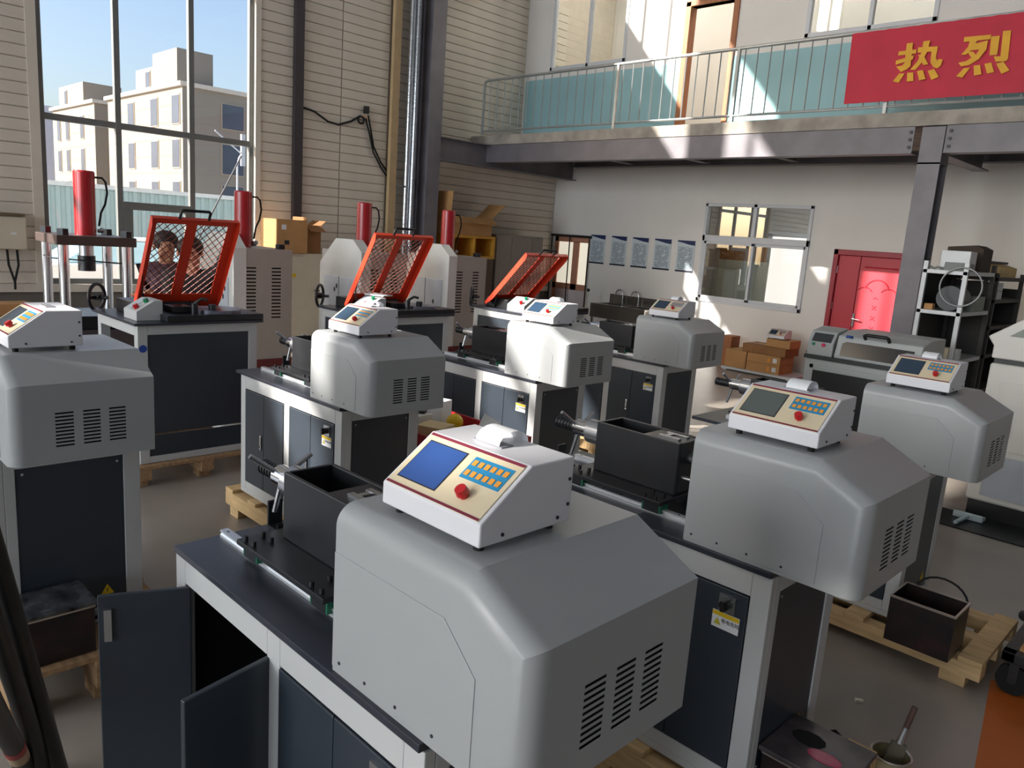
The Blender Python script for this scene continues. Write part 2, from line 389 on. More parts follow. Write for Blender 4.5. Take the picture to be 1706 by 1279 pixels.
def hcolumn(name, label, cx, cy, h, wx, wy, t=0.02):
    c = MB(); c.box(cx - wx / 2, cx + wx / 2, cy - wy / 2, cy - wy / 2 + t, 0, h); c.box(cx - wx / 2, cx + wx / 2, cy + wy / 2 - t, cy + wy / 2, 0, h); c.box(cx - .008, cx + .008, cy - wy / 2 + t, cy + wy / 2 - t, 0, h)
    return tag(B(c, name, steelgrey), label, 'column', kind='structure')
# the big column by the left wall (web seen from the hall) and the one under the mezzanine edge
c = MB(); c.box(-11.72, -11.70, 8.92, 9.22, 0, 8.6); c.box(-11.26, -11.24, 8.92, 9.22, 0, 8.6); c.box(-11.70, -11.26, 9.062, 9.078, 0, 8.6)
tag(B(c, 'steel_column', steelgrey), 'tall dark grey steel column beside the shiny duct on the sided wall', 'column', kind='structure')
c = MB(); c.box(-3.50, -3.24, 10.44, 10.46, 0, 3.27); c.box(-3.50, -3.24, 10.70, 10.72, 0, 3.27); c.box(-3.378, -3.362, 10.46, 10.70, 0, 3.27); c.box(-3.5, -3.24, 10.44, 10.72, 3.25, 3.69)
tag(B(c, 'steel_column', steelgrey), 'grey steel column under the balcony edge beside the red door', 'column', kind='structure')
c = MB(); c.box(-2.42, -2.16, 12.6, 12.98, 0, 3.7)
tag(B(c, 'steel_column', mat('dark_column', C(52, 48, 50), .6)), 'dark column against the back wall behind the storage racks', 'column', kind='structure')

# ---- railing
rail = thing('balcony_railing', 'grey steel balcony railing with thin upright bars', 'railing', (0, 10.44, 3.87))
railm = mat('railing_steel', C(176, 180, 180), 0.35, 0.5, 0.08)
B(MB().tube([(-11.50, 0, 0.02), (-11.50, 0, 0.93), (-11.47, 0, 0.99), (-11.40, 0, 1.01), (6, 0, 1.01)], 0.024, 8), 'top_rail', railm, rail, smooth=40)
B(MB().tube([(-11.50, 0, 0.09), (6, 0, 0.09)], 0.018, 8), 'bottom_rail', railm, rail, smooth=40)
for i, x in enumerate((-8.30, -6.14, -3.99, -1.84, 0.31)):
    P('railpost', 'post', railm, rail, lambda mb: mb.box(-.022, .022, -.022, .022, -.02, 1.0), (x, 0, 0))
x = -11.33
while x < -0.2:
    if min(abs(x - q) for q in (-8.30, -6.14, -3.99, -1.84)) > .06:
        P('railbar', 'baluster', railm, rail, lambda mb: mb.cyl((0, 0, .09), (0, 0, 1.0), .0095, 6), (x, 0, 0), smooth=40)
    x += 0.196
# ---- banner
ban = thing('red_banner', 'long red banner with yellow characters tied along the balcony railing', 'banner', (0, 10.39, 0))
bm_ = MB(); nx, nz = 90, 6; x0, x1 = -4.50, 2.6
vs_ = []
for k in (0, 1):
    for j in range(nz + 1):
        for i in range(nx + 1):
            u = i / nx; xx = x0 + (x1 - x0) * u - 0.02 * (j / nz)
            vs_.append((xx, -0.012 * math.cos(2 * PI * (xx + 4.43) / 0.196) - .010 + (0.004 if k else 0), 4.01 + 0.86 * j / nz))
N = (nx + 1) * (nz + 1); fs_ = []
for k in (0, 1):
    for j in range(nz):
        for i in range(nx):
            a = k * N + j * (nx + 1) + i; fs_.append((a, a + 1, a + nx + 2, a + nx + 1))
for i in range(nx): fs_.append((i, i + 1, N + i + 1, N + i)); a = nz * (nx + 1) + i; fs_.append((a, a + 1, N + a + 1, N + a))
for j in range(nz): a = j * (nx + 1); fs_.append((a, a + nx + 1, N + a + nx + 1, N + a))
bm_.add(vs_, fs_); B(bm_, 'cloth', bannerred, ban, smooth=60)
GLYPHS = [[
[(-3.819,4.671),(-3.748,4.671),(-3.734,4.402),(-3.771,4.368),(-3.836,4.343),(-3.904,4.412),(-3.829,4.418),(-3.809,4.453)],
[(-3.899,4.587),(-3.695,4.589),(-3.693,4.542),(-3.901,4.540)], [(-3.915,4.482),(-3.715,4.524),(-3.720,4.479),(-3.913,4.432)],
[(-3.629,4.673),(-3.553,4.674),(-3.567,4.551),(-3.609,4.433),(-3.669,4.353),(-3.732,4.359),(-3.660,4.451),(-3.633,4.546)],
[(-3.680,4.610),(-3.455,4.597),(-3.460,4.479),(-3.441,4.435),(-3.420,4.451),(-3.377,4.440),(-3.390,4.375),(-3.421,4.348),(-3.471,4.365),(-3.511,4.424),(-3.518,4.546),(-3.676,4.548)],
[(-3.666,4.525),(-3.596,4.505),(-3.531,4.401),(-3.591,4.401)], [(-3.852,4.326),(-3.788,4.320),(-3.842,4.218),(-3.915,4.239)],
[(-3.758,4.326),(-3.689,4.324),(-3.671,4.223),(-3.748,4.223)], [(-3.648,4.336),(-3.582,4.342),(-3.535,4.236),(-3.606,4.224)],
[(-3.525,4.327),(-3.456,4.343),(-3.390,4.248),(-3.466,4.218)]], [
[(-3.184,4.669),(-2.906,4.662),(-2.908,4.613),(-3.182,4.613)], [(-3.117,4.637),(-3.038,4.634),(-3.062,4.543),(-3.134,4.469),(-3.186,4.474),(-3.126,4.556)],
[(-3.079,4.578),(-2.929,4.604),(-2.929,4.506),(-2.990,4.407),(-3.081,4.352),(-3.165,4.344),(-3.202,4.387),(-3.122,4.397),(-3.031,4.458),(-3.002,4.513),(-3.085,4.511)],
[(-3.128,4.504),(-3.065,4.497),(-2.998,4.426),(-3.050,4.402)], [(-2.902,4.641),(-2.816,4.640),(-2.809,4.435),(-2.887,4.437)],
[(-2.791,4.685),(-2.712,4.684),(-2.692,4.377),(-2.715,4.356),(-2.812,4.360),(-2.839,4.421),(-2.773,4.414)],
[(-3.132,4.321),(-3.065,4.321),(-3.132,4.214),(-3.199,4.238)], [(-3.032,4.339),(-2.967,4.341),(-2.934,4.236),(-3.010,4.227)],
[(-2.922,4.348),(-2.855,4.356),(-2.808,4.248),(-2.879,4.239)], [(-2.803,4.340),(-2.731,4.352),(-2.656,4.253),(-2.730,4.222)]]]
for g in GLYPHS:
    mb = MB()
    for k, poly in enumerate(g): mb.prism(poly, 1, -0.030 - .0004 * k, -0.018)
    B(mb, 'character', bannergold, ban)

# ---- upper floor windows and door
def sliding_window(name, x0, x1, z0, z1, y, m, mull, pane):
    f = MB(); t = 0.06
    f.box(x0, x1, y, y + .08, z0, z0 + t); f.box(x0, x1, y, y + .08, z1 - t, z1); f.box(x0, x0 + t, y, y + .08, z0, z1); f.box(x1 - t, x1, y, y + .08, z0, z1)
    for q in mull: f.box(q - t / 2, q + t / 2, y, y + .08, z0, z1)
    w = struct(f, name, m, bevel=.004)
    qs = [x0 + t] + [v for q in mull for v in (q - t / 2, q + t / 2)] + [x1 - t]
    for i in range(0, len(qs), 2): B(MB().box(qs[i], qs[i + 1], y + .035, y + .041, z0 + t, z1 - t), 'pane', pane, w)
    return w
pane2 = glass('office_glass', (0.94, 0.96, 0.96, 1), 2.3)
sliding_window('window_11', U1[0], U1[1], U1[2], U1[3], YU - .02, whiteframe, [-10.15], pane2)
sliding_window('window_12', U2[0], U2[1], U2[2], U2[3], YU - .02, whiteframe, [-4.9], pane2)
d = MB(); d.box(-8.03, -7.93, YU - .03, YU + .16, 3.87, 6.10); d.box(-7.12, -7.02, YU - .03, YU + .16, 3.87, 6.10); d.box(-8.03, -7.02, YU - .03, YU + .16, 6.02, 6.12)
struct(d, 'door_3', brownwood, bevel=.006)
# ---- office window in the back wall
f = MB(); t = .055; x0, x1, z0, z1 = OW; y = YB - .03
for q in ((x0, x1, z0, z0 + .07), (x0, x1, z1 - t, z1), (x0, x0 + t, z0, z1), (x1 - t, x1, z0, z1), (x0, x1, 2.19, 2.30), (-6.97, -6.90, 2.30, z1)): f.box(q[0], q[1], y, y + .1, q[2], q[3])
window_2 = struct(f, 'window_2', whiteframe, bevel=.005)
s1 = MB(); s2 = MB()
for mb, a, b, yo in ((s1, x0 + t, -6.88, .0), (s2, -6.93, x1 - t, .045)):
    for q in ((a, b, z0 + .07, z0 + .12), (a, b, 2.14, 2.19), (a, a + .05, z0 + .07, 2.19), (b - .05, b, z0 + .07, 2.19)): mb.box(q[0], q[1], y + yo, y + yo + .035, q[2], q[3])
for mb, a, b, yo in ((s1, x0 + t, -6.88, .0), (s2, -6.93, x1 - t, .045)):
    sh = B(mb, 'sash', whiteframe, window_2, bevel=.004)
    B(MB().box(a + .05, b - .05, y + yo + .015, y + yo + .02, z0 + .12, 2.14), 'pane', pane2, sh)
B(MB().box(x0 + t, -6.97, y + .04, y + .046, 2.30, z1 - t), 'pane', pane2, window_2)
B(MB().box(-6.90, x1 - t, y + .04, y + .046, 2.30, z1 - t), 'pane', pane2, window_2)
# the office behind it
om = mat('office_wall', C(196, 192, 184), .8)
o_ = MB(); o_.box(-9.4, -3.6, 16.0, 16.1, 0, 3.4); o_.box(-9.5, -9.4, 13.16, 16.1, 0, 3.4); o_.box(-3.6, -3.5, 13.16, 16.1, 0, 3.4)
struct(o_, 'wall_office', om)
sk = emit('frosted_daylight', C(236, 228, 220), 1.3)
f = MB(); f.box(-8.15, -8.05, 15.95, 16.0, .85, 2.45); f.box(-6.9, -6.8, 15.95, 16.0, .85, 2.45); f.box(-8.15, -6.8, 15.95, 16.0, .8, .9); f.box(-8.15, -6.8, 15.95, 16.0, 2.4, 2.5)
w = struct(f, 'window_13', whiteframe); B(MB().box(-8.05, -6.9, 15.97, 15.99, .9, 2.4), 'frosted_pane', sk, w)
oc = thing('office_cabinet', 'pale green filing cabinet seen through the office window', 'cabinet', (-8.45, 14.5, 0))
B(MB().box(0, .9, 0, .45, 0, 1.85), 'body', mat('pale_green', C(196, 200, 184), .5), oc, bevel=.01)
for q in (.02, .46): B(MB().box(q, q + .42, -.018, -.001, .05, 1.8), 'door', mat('pale_green', C(196, 200, 184), .5), oc, bevel=.006)
for k, (a, b_, h) in enumerate(((0.0, .34, .36), (.36, .86, .42))):
    tag(B(MB().box(0, b_ - a, 0, .38, 0, h), 'carton', carton2, loc=(-8.45 + a, 14.53, 1.852), bevel=.006), ['small brown carton on top of the office cabinet', 'larger brown carton on top of the office cabinet'][k], 'box')
de = thing('office_desk', 'dark desk behind the office window glass', 'desk', (-6.9, 13.9, 0))
B(MB().box(0, 2.2, 0, .8, .72, .76), 'desk_top', mat('desk_dark', C(72, 66, 66), .4), de)
for q in (.03, 2.11): B(MB().box(q, q + .06, .05, .75, 0, .72), 'side_panel', mat('desk_dark', C(72, 66, 66), .4), de)

# ---- red double door
RX0, RX1 = RD[0], RD[1]
d = MB(); d.box(RX0 - .03, RX0 + .05, YB - .04, YB + .12, 0, 2.19); d.box(RX1 - .05, RX1 + .03, YB - .04, YB + .12, 0, 2.19); d.box(RX0 - .03, RX1 + .03, YB - .04, YB + .12, 2.10, 2.19)
door_1 = struct(d, 'door_1', mat('red_frame', C(166, 44, 58), .4), bevel=.008)
B(MB().box(RX0 + .055, -4.985, YB + .01, YB + .05, .01, 2.095), 'door_leaf', reddoor, door_1, bevel=.004)
lf = B(MB().box(-4.975, RX1 - .055, YB + .01, YB + .05, .01, 2.095), 'door_leaf', reddoor, door_1, bevel=.004)
e = MB(); cx = -4.66
def arc(cx, cz, r, a0, a1, n=14): return [(cx + r * math.cos(a0 + (a1 - a0) * i / n), YB + .008, cz + r * math.sin(a0 + (a1 - a0) * i / n)) for i in range(n + 1)]
e.tube([(-4.90, YB + .008, 1.93), (-4.38, YB + .008, 1.93)], .012, 6)
e.tube(arc(cx, 1.55, .19, .25, PI - .25), .012, 6); e.tube(arc(cx - .19, 1.47, .14, .6, PI - .6), .009, 6); e.tube(arc(cx + .19, 1.47, .14, .6, PI - .6), .009, 6)
for k in range(9):
    z = 1.42 - .085 * k
    e.tube(arc(cx, z, .032, .3, PI - .3, 8), .008, 6) if k % 2 == 0 else e.tube(arc(cx, z, .032, PI + .3, 2 * PI - .3, 8), .008, 6)
B(e, 'embossing', reddoor, lf, smooth=60)
h = MB(); h.box(-4.975, -4.945, YB - .01, YB + .01, .95, 1.17); h.cyl((-4.96, YB - .05, 1.08), (-4.96, YB + .0, 1.08), .014, 10); h.tube([(-4.96, YB - .045, 1.08), (-4.90, YB - .05, 1.075), (-4.84, YB - .05, 1.07)], .011, 8)
B(h, 'door_handle', chrome, lf, smooth=40)
for z in (.5, 1.2, 1.8): B(MB().cyl((RX0 + .052, YB - .006, z), (RX0 + .052, YB - .006, z + .12), .012, 8), 'hinge', chrome, door_1)
struct(MB().box(RX0 - .1, RX1 + .1, YB + .17, YB + .2, 0, 2.4), 'wall_behind_door', ocblock)

# ---- glazed door in the corner, black rod screen frame in front of it
pinkwood = mat('pink_wood', C(196, 138, 112), .5, 0, .06)
d = MB(); gx0, gx1 = GD[0], GD[1]
for q in ((gx0, gx0 + .10, 0, 2.1), (gx1 - .05, gx1, 0, 2.1), (gx0, gx1, 1.98, 2.1), (-11.17, -11.00, .95, 2.0), (gx0, gx1, .95, 1.08)): d.box(q[0], q[1], YB + .02, YB + .09, q[2], q[3])
door_2 = struct(d, 'door_2', pinkwood, bevel=.004)
B(MB().box(gx0 + .1, gx1 - .05, YB + .04, YB + .07, .01, .95), 'lower_panel', mat('pale_pink', C(214, 200, 200), .5), door_2)
lit = emit('lit_room_glass', C(232, 224, 204), 0.62)
for a, b_ in ((gx0 + .1, -11.17), (-11.0, gx1 - .05)): B(MB().box(a, b_, YB + .05, YB + .056, 1.08, 1.98), 'pane', lit, door_2)
sf = thing('screen_frame', 'black rod frame hung in front of the corner doorway', 'screen frame', (0, YB - .05, 0))
B(MB().tube([(-11.76, 0, 2.11), (-10.62, 0, 2.11)], .028, 8), 'top_rod', blackplastic, sf)
for a, b_ in ((-11.74, .35), (-11.22, .02), (-10.67, .02)): B(MB().tube([(a, 0, 2.1), (a + .01, 0, b_)], .014, 6), 'upright_rod', blackplastic, sf)

# ---- notices
def poster_mat():
    m = bpy.data.materials.new('notice_print'); m.use_nodes = True; nt = m.node_tree; b = nt.nodes['Principled BSDF']; b.inputs['Roughness'].default_value = .5
    tc = nt.nodes.new('ShaderNodeTexCoord'); sp = nt.nodes.new('ShaderNodeSeparateXYZ'); nt.links.new(tc.outputs['Object'], sp.inputs[0])
    def mth(op, a, bb):
        n_ = nt.nodes.new('ShaderNodeMath'); n_.operation = op
        for k, q in enumerate((a, bb)):
            if isinstance(q, (int, float)): n_.inputs[k].default_value = q
            else: nt.links.new(q, n_.inputs[k])
        return n_.outputs[0]
    fr = mth('FRACT', mth('MULTIPLY', sp.outputs[2], 38.0), 0); ln = mth('LESS_THAN', fr, .42)
    nz = nt.nodes.new('ShaderNodeTexNoise'); nz.inputs['Scale'].default_value = 25; nt.links.new(tc.outputs['Object'], nz.inputs[0])
    ln = mth('MULTIPLY', ln, mth('GREATER_THAN', nz.outputs[0], .42))
    ln = mth('MULTIPLY', ln, mth('LESS_THAN', mth('ABSOLUTE', sp.outputs[0], 0), .165))
    ln = mth('MULTIPLY', ln, mth('MULTIPLY', mth('GREATER_THAN', sp.outputs[2], .05), mth('LESS_THAN', sp.outputs[2], .48)))
    mx = nt.nodes.new('ShaderNodeMix'); mx.data_type = 'RGBA'; nt.links.new(ln, mx.inputs[0]); mx.inputs[6].default_value = C(206, 216, 222); mx.inputs[7].default_value = C(70, 92, 110)
    nt.links.new(mx.outputs[2], b.inputs['Base Color'])
    return m
pm = poster_mat(); navy = mat('navy_print', C(24, 44, 92), .5)
ORD = ['beside the glazed corner door', 'second from the glazed corner door', 'middle of five', 'second from the office window', 'beside the office window']
for k, x in enumerate((-10.46, -9.905, -9.365, -8.825, -8.29)):
    t_ = thing('wall_notice', 'framed printed notice with navy header on the wall, ' + ORD[k], 'notice', (x, YB - .002, 1.57), group='row of wall notices')
    P('nt_s', 'sheet', pm, t_, lambda mb: mb.box(-.195, .195, -.012, 0, 0, .60))
    def hd(mb):
        mb.prism([(-.195, .60), (.195, .60), (.195, .51), (.06, .525), (-.08, .555), (-.195, .575)], 1, -.014, -.012)
    P('nt_h', 'header', navy, t_, hd)
    P('nt_b', 'bottom_bar', mat('notice_bar', C(40, 44, 60), .5), t_, lambda mb: mb.box(-.195, .195, -.0145, -.012, .0, .035))
# ---- sink
sn = thing('sink_unit', 'stainless steel sink bench with splashback against the back wall', 'sink', (-10.0, 12.35, 0))
k_ = MB()
for q in ((0, 1.35, 0, .09), (0, 1.35, .51, .62), (0, .08, .09, .51), (.62, .73, .09, .51), (1.27, 1.35, .09, .51)): k_.box(q[0], q[1], q[2], q[3], .76, .80)
B(k_, 'bench_top', stainless, sn, bevel=.004)
B(MB().box(0, 1.35, .62, .64, .76, .98), 'splashback', stainless, sn, bevel=.004)
for a, b_ in ((.08, .62), (.73, 1.27)):
    q = MB(); q.box(a, b_, .09, .51, .56, .57); q.box(a, a + .01, .09, .51, .57, .76); q.box(b_ - .01, b_, .09, .51, .57, .76); q.box(a, b_, .09, .1, .57, .76); q.box(a, b_, .5, .51, .57, .76); B(q, 'basin', stainless, sn)
B(MB().box(0, 1.35, .0, .02, .52, .76), 'apron', stainless, sn)
for a in (0.02, 1.29):
    for b_ in (.02, .56): B(MB().box(a, a + .04, b_, b_ + .04, 0, .76), 'leg', stainless, sn)
for x in (-9.62, -9.22):
    tp = thing('gooseneck_tap', 'chrome gooseneck tap on the sink, ' + ('nearer the mop stand' if x < -9.4 else 'nearer the office window'), 'tap', (x, 12.91, .80), group='gooseneck taps on the sink')
    P('tap', 'spout', chrome, tp, lambda mb: mb.tube([(0, 0, 0), (0, 0, .2)] + [(-.09 + .09 * math.cos(a), -.0, .2 + .09 * math.sin(a)) for a in [i * PI / 8 for i in range(1, 9)]] + [(-.18, 0, .17)], .013, 8), smooth=50)
    P('tapb', 'base', chrome, tp, lambda mb: mb.cyl((0, 0, 0), (0, 0, .05), .024, 10), smooth=50)
st = thing('mop_stand', 'thin pale rod stand with black knob beside the sink', 'stand', (-10.28, 12.5, 0))
B(MB().cyl((0, 0, .02), (.05, .02, 1.0), .018, 8), 'rod', mat('pale_rod', C(214, 206, 190), .4), st); B(MB().ball((.055, .02, 1.03), .035), 'knob', blackplastic, st, smooth=60); B(MB().cyl((0, 0, 0), (0, 0, .03), .13, 16), 'base', blackplastic, st)

# ---- things on the left wall
tag(B(MB().box(XW + .02, XW + .09, 6.57, 6.72, 0, 8.6), 'steel_post', mat('dark_post', C(66, 60, 64), .5)), 'narrow dark steel post fixed to the sided wall beside the window', 'post', kind='structure')
tag(B(MB().box(XW + .065, XW + .14, 8.42, 8.57, 0, 8.6), 'tan_conduit', mat('tan_trim', C(204, 176, 134), .5)), 'tan painted square conduit running up the sided wall', 'conduit')
du = thing('silver_duct', 'shiny silver foil wrapped pipes running up beside the dark column', 'duct', (-11.56, 8.72, 0))
foil = mat('foil', C(214, 218, 224), .18, .9, .08, 20, .3, 30)
for k, (dx, dy, r_) in enumerate(((0, 0, .055), (.06, .09, .05), (-.02, .15, .045))): B(MB().cyl((dx, dy, 0), (dx, dy, 8.6), r_, 12), 'pipe', foil, du, smooth=40)
for z in (1.9, 2.75): B(MB().box(-.13, .05, -.12, -.05, z, z + .03), 'clamp', steelgrey, du)
cb = thing('wall_cable', 'loose black cable sagging along the sided wall to a junction box', 'cable', (XW + .03, 0, 0))
B(MB().tube([(0, 6.72, 3.84), (.01, 6.95, 3.80), (.02, 7.2, 3.68), (.02, 7.4, 3.66), (.02, 7.65, 3.75), (.03, 7.82, 3.86), (.03, 7.9, 3.84)], .018, 6), 'cable_run', rubber, cb, smooth=60)
B(MB().tube([(.03, 7.93, 3.84), (.03, 8.02, 3.6), (.02, 8.12, 3.3), (.02, 8.3, 3.05), (.01, 8.42, 2.93)], .016, 6), 'cable_run', rubber, cb, smooth=60)
B(MB().tube([(.03, 7.98, 3.9), (.03, 8.05, 3.65), (.02, 8.12, 3.4), (.02, 8.28, 3.15), (.01, 8.42, 3.02)], .016, 6), 'cable_run', rubber, cb, smooth=60)
B(MB().tube([(.03, 7.84 + .06 * math.cos(a * PI / 6), 3.80 + .06 * math.sin(a * PI / 6)) for a in range(12)], .018, 6, closed=True), 'cable_coil', rubber, cb, smooth=60)
jb = thing('junction_box', 'small black and white junction box on the sided wall', 'socket', (XW + .03, 7.95, 3.92))
B(MB().box(0, .07, -.05, .03, 0, .12), 'housing', blackplastic, jb, bevel=.006); B(MB().box(0, .03, -.08, .06, -.1, -.02), 'bracket', mat('pale_bracket', C(220, 190, 160), .5), jb)
eb = thing('electrical_box', 'cream wall electrical box beside the tall window', 'electrical box', (XW + .02, 2.25, 1.42))
B(MB().box(0, .2, 0, .46, 0, .42), 'body', creamsteel, eb, bevel=.006); B(MB().box(.2, .212, .01, .45, .01, .41), 'door', creamsteel, eb, bevel=.004); B(MB().box(.212, .216, .28, .34, .19, .215), 'label_plate', paper, eb)
B(MB().box(.0, .24, -.02, .44, .425, .455), 'top_tray', mat('tray', C(110, 92, 66), .7), eb)
for a in (.25, .36): B(MB().tube([(.1, a, 0), (.1, a + .01, -.2), (.1, .32, -.42), (.1, .32, -.52)], .016, 6), 'conduit', rubber, eb, smooth=60)

# ================================================================== OUTSIDE
struct(MB().box(-140, -11.95, -80, 120, -.3, -.05), 'ground_outside', mat('yard', C(176, 172, 166), .9, 0, .1, .3))
fence = thing('corrugated_fence', 'pale blue corrugated metal fence in the yard outside the window', 'fence', (-24, 0, 0))
fb = mat('fence_blue', C(160, 186, 190), .5, 0, .05, 1)
def fen(mb):
    pr = []
    for i in range(10): pr += [(.0, i * .25), (.0, i * .25 + .1), (.05, i * .25 + .125), (.05, i * .25 + .225)]
    vs = [(a, b, 0) for a, b in pr] + [(a, b, 2.5) for a, b in pr]; n = len(pr)
    mb.add(vs, [(i, i + 1, i + 1 + n, i + n) for i in range(n - 1)]); mb.box(-.05, -.01, 0, 2.475, 0, 2.5)
for k in range(8): P('fence', 'sheet', fb, fence, fen, (0, 1 + k * 2.48, 0))
B(MB().box(-.06, .1, 1, 20.8, 2.5, 2.62), 'cap_rail', mat('fence_cap', C(206, 216, 220), .5), fence)
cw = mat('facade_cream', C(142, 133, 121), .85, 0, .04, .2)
cwin = mat('facade_glass', C(74, 80, 94), .25, 0, .1, .5)
def facade(name, label, x0, x1, y0, y1, h, boxes, wins_y, wins_x, loc):
    t_ = thing(name, label, 'building', loc)
    m_ = MB().box(x0, x1, y0, y1, 0, h); B(m_, 'block', cw, t_)
    B(MB().box(x0 - .25, x1 + .25, y0 - .25, y1 + .25, h, h + .3), 'parapet', mat('parapet', C(206, 196, 182), .8), t_)
    for q in boxes: B(MB().box(*q), 'roof_block', cw, t_)
    for x, w_, z, hh in wins_y:      # windows on the side facing the street (toward -Y)
        f = B(MB().box(x - .08, x + w_ + .08, y0 - .06, y0 + .02, z - .08, z + hh + .08), 'window', mat('facade_frame', C(170, 156, 136), .7), t_); B(MB().box(x, x + w_, y0 - .09, y0 - .03, z, z + hh), 'pane', cwin, f)
    for y, w_, z, hh in wins_x:      # windows on the side facing the hall
        f = B(MB().box(x1 - .02, x1 + .06, y - .08, y + w_ + .08, z - .08, z + hh + .08), 'window', mat('facade_frame', C(170, 156, 136), .7), t_); B(MB().box(x1 + .03, x1 + .09, y, y + w_, z, z + hh), 'pane', cwin, f)
    # facade joints
    for k in range(1, 6):
        z = h - 1.25 * k
        if z > 3: B(MB().box(x0, x1 + .012, y0 - .012, y1, z, z + .05), 'facade_joint', mat('facade_joint', C(150, 136, 116), .9), t_)
    return t_
wy = [(x, 1.3, z, 2.0) for x in (-71.0, -66.0, -61.8) for z in (8.5, 5.3, 2.2)]
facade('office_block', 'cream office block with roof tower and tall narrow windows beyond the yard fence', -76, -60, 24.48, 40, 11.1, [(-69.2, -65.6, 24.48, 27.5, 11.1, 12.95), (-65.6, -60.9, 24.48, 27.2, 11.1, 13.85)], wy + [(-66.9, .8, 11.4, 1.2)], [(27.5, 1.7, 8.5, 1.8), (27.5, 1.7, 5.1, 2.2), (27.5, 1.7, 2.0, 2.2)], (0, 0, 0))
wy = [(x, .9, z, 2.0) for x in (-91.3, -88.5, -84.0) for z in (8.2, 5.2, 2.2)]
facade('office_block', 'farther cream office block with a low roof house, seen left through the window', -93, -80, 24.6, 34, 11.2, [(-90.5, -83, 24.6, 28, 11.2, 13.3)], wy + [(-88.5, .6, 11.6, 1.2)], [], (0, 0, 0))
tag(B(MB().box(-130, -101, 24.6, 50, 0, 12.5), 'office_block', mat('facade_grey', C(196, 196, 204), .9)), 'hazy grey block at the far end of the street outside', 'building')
sl = thing('street_lamp', 'thin pale street lamp post with curved arm outside the window', 'street lamp', (-40, 19.15, 0))
B(MB().tube([(0, 0, 0), (0, 0, 4.6), (0, .1, 5.0), (0, .25, 5.2)], .05, 8), 'post', mat('lamp_grey', C(190, 194, 200), .4), sl, smooth=50)
B(MB().tube([(0, .25, 5.2), (0, -1.2, 6.2)], .04, 6), 'arm', mat('lamp_grey', C(190, 194, 200), .4), sl); B(MB().box(-.08, .08, .2, .4, 4.6, 6.2), 'lamp_head', mat('lamp_grey', C(190, 194, 200), .4), sl)
tag(B(MB().cyl((-12.955, 4.66, -.05), (-13.05, 6.32, 3.05), .015, 8), 'leaning_pole', mat('pole_grey', C(66, 68, 76), .6)), 'thin grey pole leaning outside the tall window', 'pole')
# a parked car in the yard
car = thing('parked_car', 'white car with pale blue windscreen parked outside the tall window', 'car', (-17.2, 5.4, -.05))
cp = mat('car_paint', C(226, 228, 232), .25, 0, .02, coat=.6)
def carbody(mb):
    prof = [(-2.1, .35), (-2.15, .75), (-1.9, .9), (-1.0, 1.0), (1.7, 1.02), (2.1, .85), (2.15, .4)]
    mb.prism(prof, 0, -.85, .85)
B(MB().prism([(-2.1, .35), (-2.15, .72), (-1.95, .88), (-1.0, .98), (1.7, 1.0), (2.1, .85), (2.15, .4)], 0, -.85, .85), 'body', cp, car, bevel=.06)
B(MB().prism([(-1.05, .97), (-.35, 1.42), (1.1, 1.45), (1.75, .99)], 0, -.72, .72), 'cabin', mat('car_glass', C(170, 214, 236), .1, 0, .02, coat=.8), car, bevel=.05)
B(MB().box(-.7, .7, -.3, 1.05, 1.44, 1.48), 'roof', cp, car, bevel=.02)
for y in (-1.35, 1.3):
    for x in (-.86, .70): B(MB().cyl((x, y, .33), (x + .16, y, .33), .33, 18), 'wheel', rubber, car, smooth=40)

# ================================================================== TORSION TESTERS
HL, HD, HC, HZC, HZH, HR = 0.601, 0.52, 0.429, 0.308, 0.398, 0.05
def hood_profile(d):
    dx, dz = HL - HC, HZC - HZH; L = math.hypot(dx, dz); nx, nz = -dz / L, dx / L     # outward normal of the sloped end
    c0 = (HC - nx * d, HZH - nz * d)
    t2 = ((HZH - d) - c0[1]) / dz; p2 = (c0[0] + t2 * dx, HZH - d)
    t3 = ((HL - d) - c0[0]) / dx; p3 = (HL - d, c0[1] + t3 * dz)
    return [(0, 0), (0, HZH - d), p2, p3, (HL - d, 0)]
def hood_mesh(mb):
    st = [(HD, 0.0), (HR, 0.0)] + [(HR * (1 - math.sin(a)), HR * (1 - math.cos(a))) for a in [i * PI / 20 for i in range(1, 11)]]
    pr = [[(p[0], y, p[1]) for p in hood_profile(d)] for y, d in st]
    for i in range(len(pr) - 1):
        for k in range(4):
            if k == 3 and i == 0: continue
            mb.add([pr[i][k], pr[i][k + 1], pr[i + 1][k + 1], pr[i + 1][k]], [(0, 1, 2, 3)])
    mb.add(pr[-1], [(0, 1, 2, 3, 4)]); mb.add(pr[0], [(0, 1, 2, 3, 4)])
    mb.add([(0, 0, 0), (HL - HR, 0, 0), (HL, HR, 0), (HL, HD, 0), (0, HD, 0)], [(0, 1, 2, 3, 4)])
    cols = [(.156, .220), (.253, .315), (.347, .409)]; rows = [(.062 + .0142 * k, .0685 + .0142 * k) for k in range(10)]
    slotted(mb, HR, HD, 0, HZC, cols, rows, HL)
SIGN_T = None
def sign_parts(parent, loc):
    """white warning plate with yellow head, triangle and lettering, facing -Y"""
    s = P('sign', 'warning_plate', paper, parent, lambda mb: mb.box(-.05, .05, -.003, 0, -.03, .03), loc)
    P('sign_y', 'yellow_band', yellow, s, lambda mb: mb.box(-.049, .049, -.0036, -.003, .014, .029))
    P('sign_tri', 'triangle', mat('tri', C(200, 190, 60), .5), s, lambda mb: mb.prism([(-.042, -.018), (-.016, -.018), (-.029, .008)], 1, -.0036, -.003))
    me = text_mesh('有电危险', .017, 'lettering', ink); put(me, 'lettering', s, (.018, -.0034, .0), (PI / 2, 0, 0))
    return s
